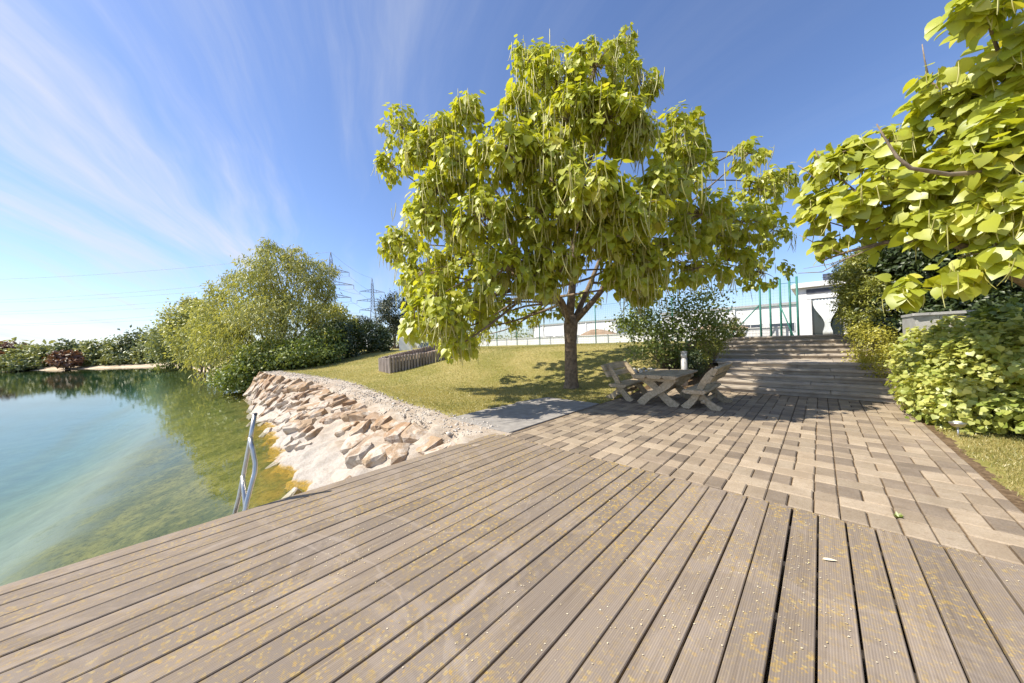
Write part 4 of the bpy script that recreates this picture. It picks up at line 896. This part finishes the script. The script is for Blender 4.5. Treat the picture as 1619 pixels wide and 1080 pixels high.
far = [(215, 545, 21, 25, 'far_dark_leaf', 'round dark green tree standing tallest on the far shore'), (240, 560, 18, 16, 'far_leaf', 'green bush right of the round tree on the far shore'),
       (190, 558, 15, 17, 'far_leaf', 'green bush left of the round tree on the far shore'), (160, 555, 17, 20, 'far_leaf', 'pale leafy bush left of centre on the far shore'), (140, 558, 14, 16, 'far_dark_leaf', 'dark bush behind the sandy shore'),
       (116, 552, 18, 16, 'far_dark_leaf', 'flat-topped dark tree above the reddish bush on the far shore'), (106, 564, 13, 11, 'red_leaf', 'reddish brown bush above the sandy shore'), (80, 557, 20, 14, 'far_leaf', 'low green thicket left of the reddish bush'),
       (50, 556, 20, 14, 'far_leaf', 'low green thicket right of the copper tree'), (14, 554, 17, 14, 'red_leaf', 'copper-leaved tree at the left end of the far shore'), (22, 570, 18, 11, 'far_leaf', 'low green bush at the water below the copper tree'), (-12, 560, 22, 18, 'far_leaf', 'green bush at the left border of the far shore'), (35, 574, 14, 7, 'far_dark_leaf', 'dark low bush at the waterline left of the sand')]
for px, py, rx, ry, mm, lb in far:
    b = shore_at(px); d = float(depth(b))+(3 if ry < 12 else 9); b = at(px, 575, d); b[2] = float(ground(b[0], b[1]))-.1
    lo_ = [lob(px, py+2, d, rx, ry*.85), lob(px-rx*.55, py+ry*.45, d-1, rx*.6, ry*.6), lob(px+rx*.55, py+ry*.4, d+1, rx*.6, ry*.65), lob(px, py+ry*.7, d-1.5, rx*.9, ry*.5)]
    bush('shore_tree', lb, 'tree', b, lo_, 2600, .75, mm, T5, group='trees on the far shore', stems=5, stem_r=.15, clump_r=.25, clumps=24)
# distant wood round the horizon
V = []
wl_ = []
for i in range(150):
    a = rng.uniform(-.5, 4.2); r = rng.uniform(230, 330); c0 = np.array([r*math.cos(a), r*math.sin(a)+20, 2.5])
    if c0[1] < -120: continue
    wl_.append((c0, np.array([rng.uniform(9, 18), rng.uniform(9, 18), rng.uniform(4, 8)])))
fw = leaves_obj('distant_wood', cloud(wl_, 26000, 2.2, clumps=14, clump_r=.3), T5, M['far_leaf'], None, (0, 0, 0)); tag(fw, 'low distant belt of woodland along the horizon', 'wood', kind='stuff')
# ---------------------------------------------------------------- grass blades
def blades(n, sampler, hgt, name, label):
    q = sampler(n); z = ground(q[:, 0], q[:, 1]); P = np.column_stack([q, z-.004]); K = len(P)
    t = nrm(np.column_stack([rng.normal(size=(K, 2))*.45, np.ones(K)])); nn = np.column_stack([rng.normal(size=(K, 2)), np.zeros(K)])
    cl = np.array([mn.noise(Vector((a*.6, b*.6, 0))) for a, b in q[:, :2]])
    tint = np.clip(.55+.45*cl+rng.normal(size=K)*.25, 0, 1); sc = hgt*rng.uniform(.5, 1.3, K)
    TV = np.array([(-.11, 0, 0), (.11, 0, 0), (0, 1, .12)]); v, f, ti = inst(TV, np.array([(0, 1, 2)]), P, basis(t, nn), sc, tint)
    return tag(link(name, mesh(name, v, f, False, ti), M['grass_blade']), label, 'grass', kind='stuff')
def samp_lawn(n):
    out = []
    while sum(map(len, out)) < n:
        u = rng.random((n, 2)); d = 5.5+18*u[:, 0]**1.4; px = 380+680*u[:, 1]
        q = np.column_stack([(FWD[0]+(px-W0/2)/F*RGT[0])*d, (FWD[1]+(px-W0/2)/F*RGT[1])*d])
        ok = (q[:, 0] < -4.12) & (q[:, 1] > topY(q[:, 0])+.12+.25*rng.random(n)) & ~((q[:, 0] > -6.05) & (q[:, 1] < 7.42)) & (q[:, 1] < 22)
        out.append(q[ok])
    return np.concatenate(out)[:n]
blades(150000, samp_lawn, .055, 'lawn_grass', 'short dry green and yellow lawn grass on the slope')
def samp_r(n):
    q = np.column_stack([rng.uniform(1.3, 3.4, n*2), rng.uniform(3.9, 8.8, n*2)]); ok = q[:, 0] > 1.34+.16*rng.random(n*2)+.05*np.sin(q[:, 1]*5); return q[ok][:n]
blades(45000, samp_r, .045, 'verge_grass', 'patch of short yellowish grass at the right between paving and hedge')
# ---------------------------------------------------------------- litter, leaf, weed
mt, N = mat('fallen_petal'); prin(N, N.mix(N.attr('tint'), (.55, .40, .14), (.80, .72, .52)), .8); M['petal'] = mt
n = 2600; q = np.column_stack([rng.uniform(-4.2, 1.6, n*4), rng.uniform(.2, 4.0, n*4)])
k_ = np.array([mn.noise(Vector((a*.9+5, b*.9, 0)))+.35*mn.noise(Vector((a*3, b*3, 2))) for a, b in q]); q = q[k_ > rng.uniform(-.1, .5, n*4)][:n]; n = len(q)
gap = np.array([min(abs(a-b) for b in xs) < BW/2-.008 for a in q[:, 0]]); q = q[gap]; n = len(q)
P = np.column_stack([q, np.full(n, .0035)]); t = np.column_stack([rng.normal(size=(n, 2)), rng.uniform(-.1, .1, n)])
v, f, ti = inst(*tmpl(.7, .1, .05), P, basis(t, np.tile([0, 0, 1.0], (n, 1))+rng.normal(size=(n, 3))*.15), rng.uniform(.004, .013, n), rng.random(n))
tag(link('petal_litter', mesh('petal_litter', v, f, False, ti), M['petal']), 'scattered tiny yellowish petals lying on the deck', 'petals', kind='stuff')
lf = gp(1303, 884, .006); lv = HEART_V*np.array([.026, .075, .05]); fl = link('fallen_leaf', mesh('fallen_leaf', lv, HEART_F, True, np.full(14, .9)), M['petal']); fl.location = lf; fl.rotation_euler = (.1, .1, YAW-1.9); tag(fl, 'single pale dry leaf lying on the deck boards', 'leaf')
wd = gp(1420, 817, 0); n = 14; a = rng.random(n)*6.28; t = np.column_stack([np.cos(a), np.sin(a), rng.uniform(.3, 1.4, n)])
v, f, ti = inst(*tmpl(.55), np.tile([0, 0, -.01], (n, 1)), basis(t, np.tile([0, 0, 1.0], (n, 1))+rng.normal(size=(n, 3))*.2), rng.uniform(.03, .06, n), rng.uniform(.6, 1, n))
wo_ = link('weed', mesh('weed', v, f, False, ti), M['shrub_leaf']); wo_.location = wd; tag(wo_, 'small green weed sprouting from a paving joint', 'weed')
S.render.engine = 'CYCLES'
S.cycles.max_bounces = 7; S.cycles.transparent_max_bounces = 16; S.cycles.diffuse_bounces = 2; S.cycles.glossy_bounces = 3; S.cycles.transmission_bounces = 4
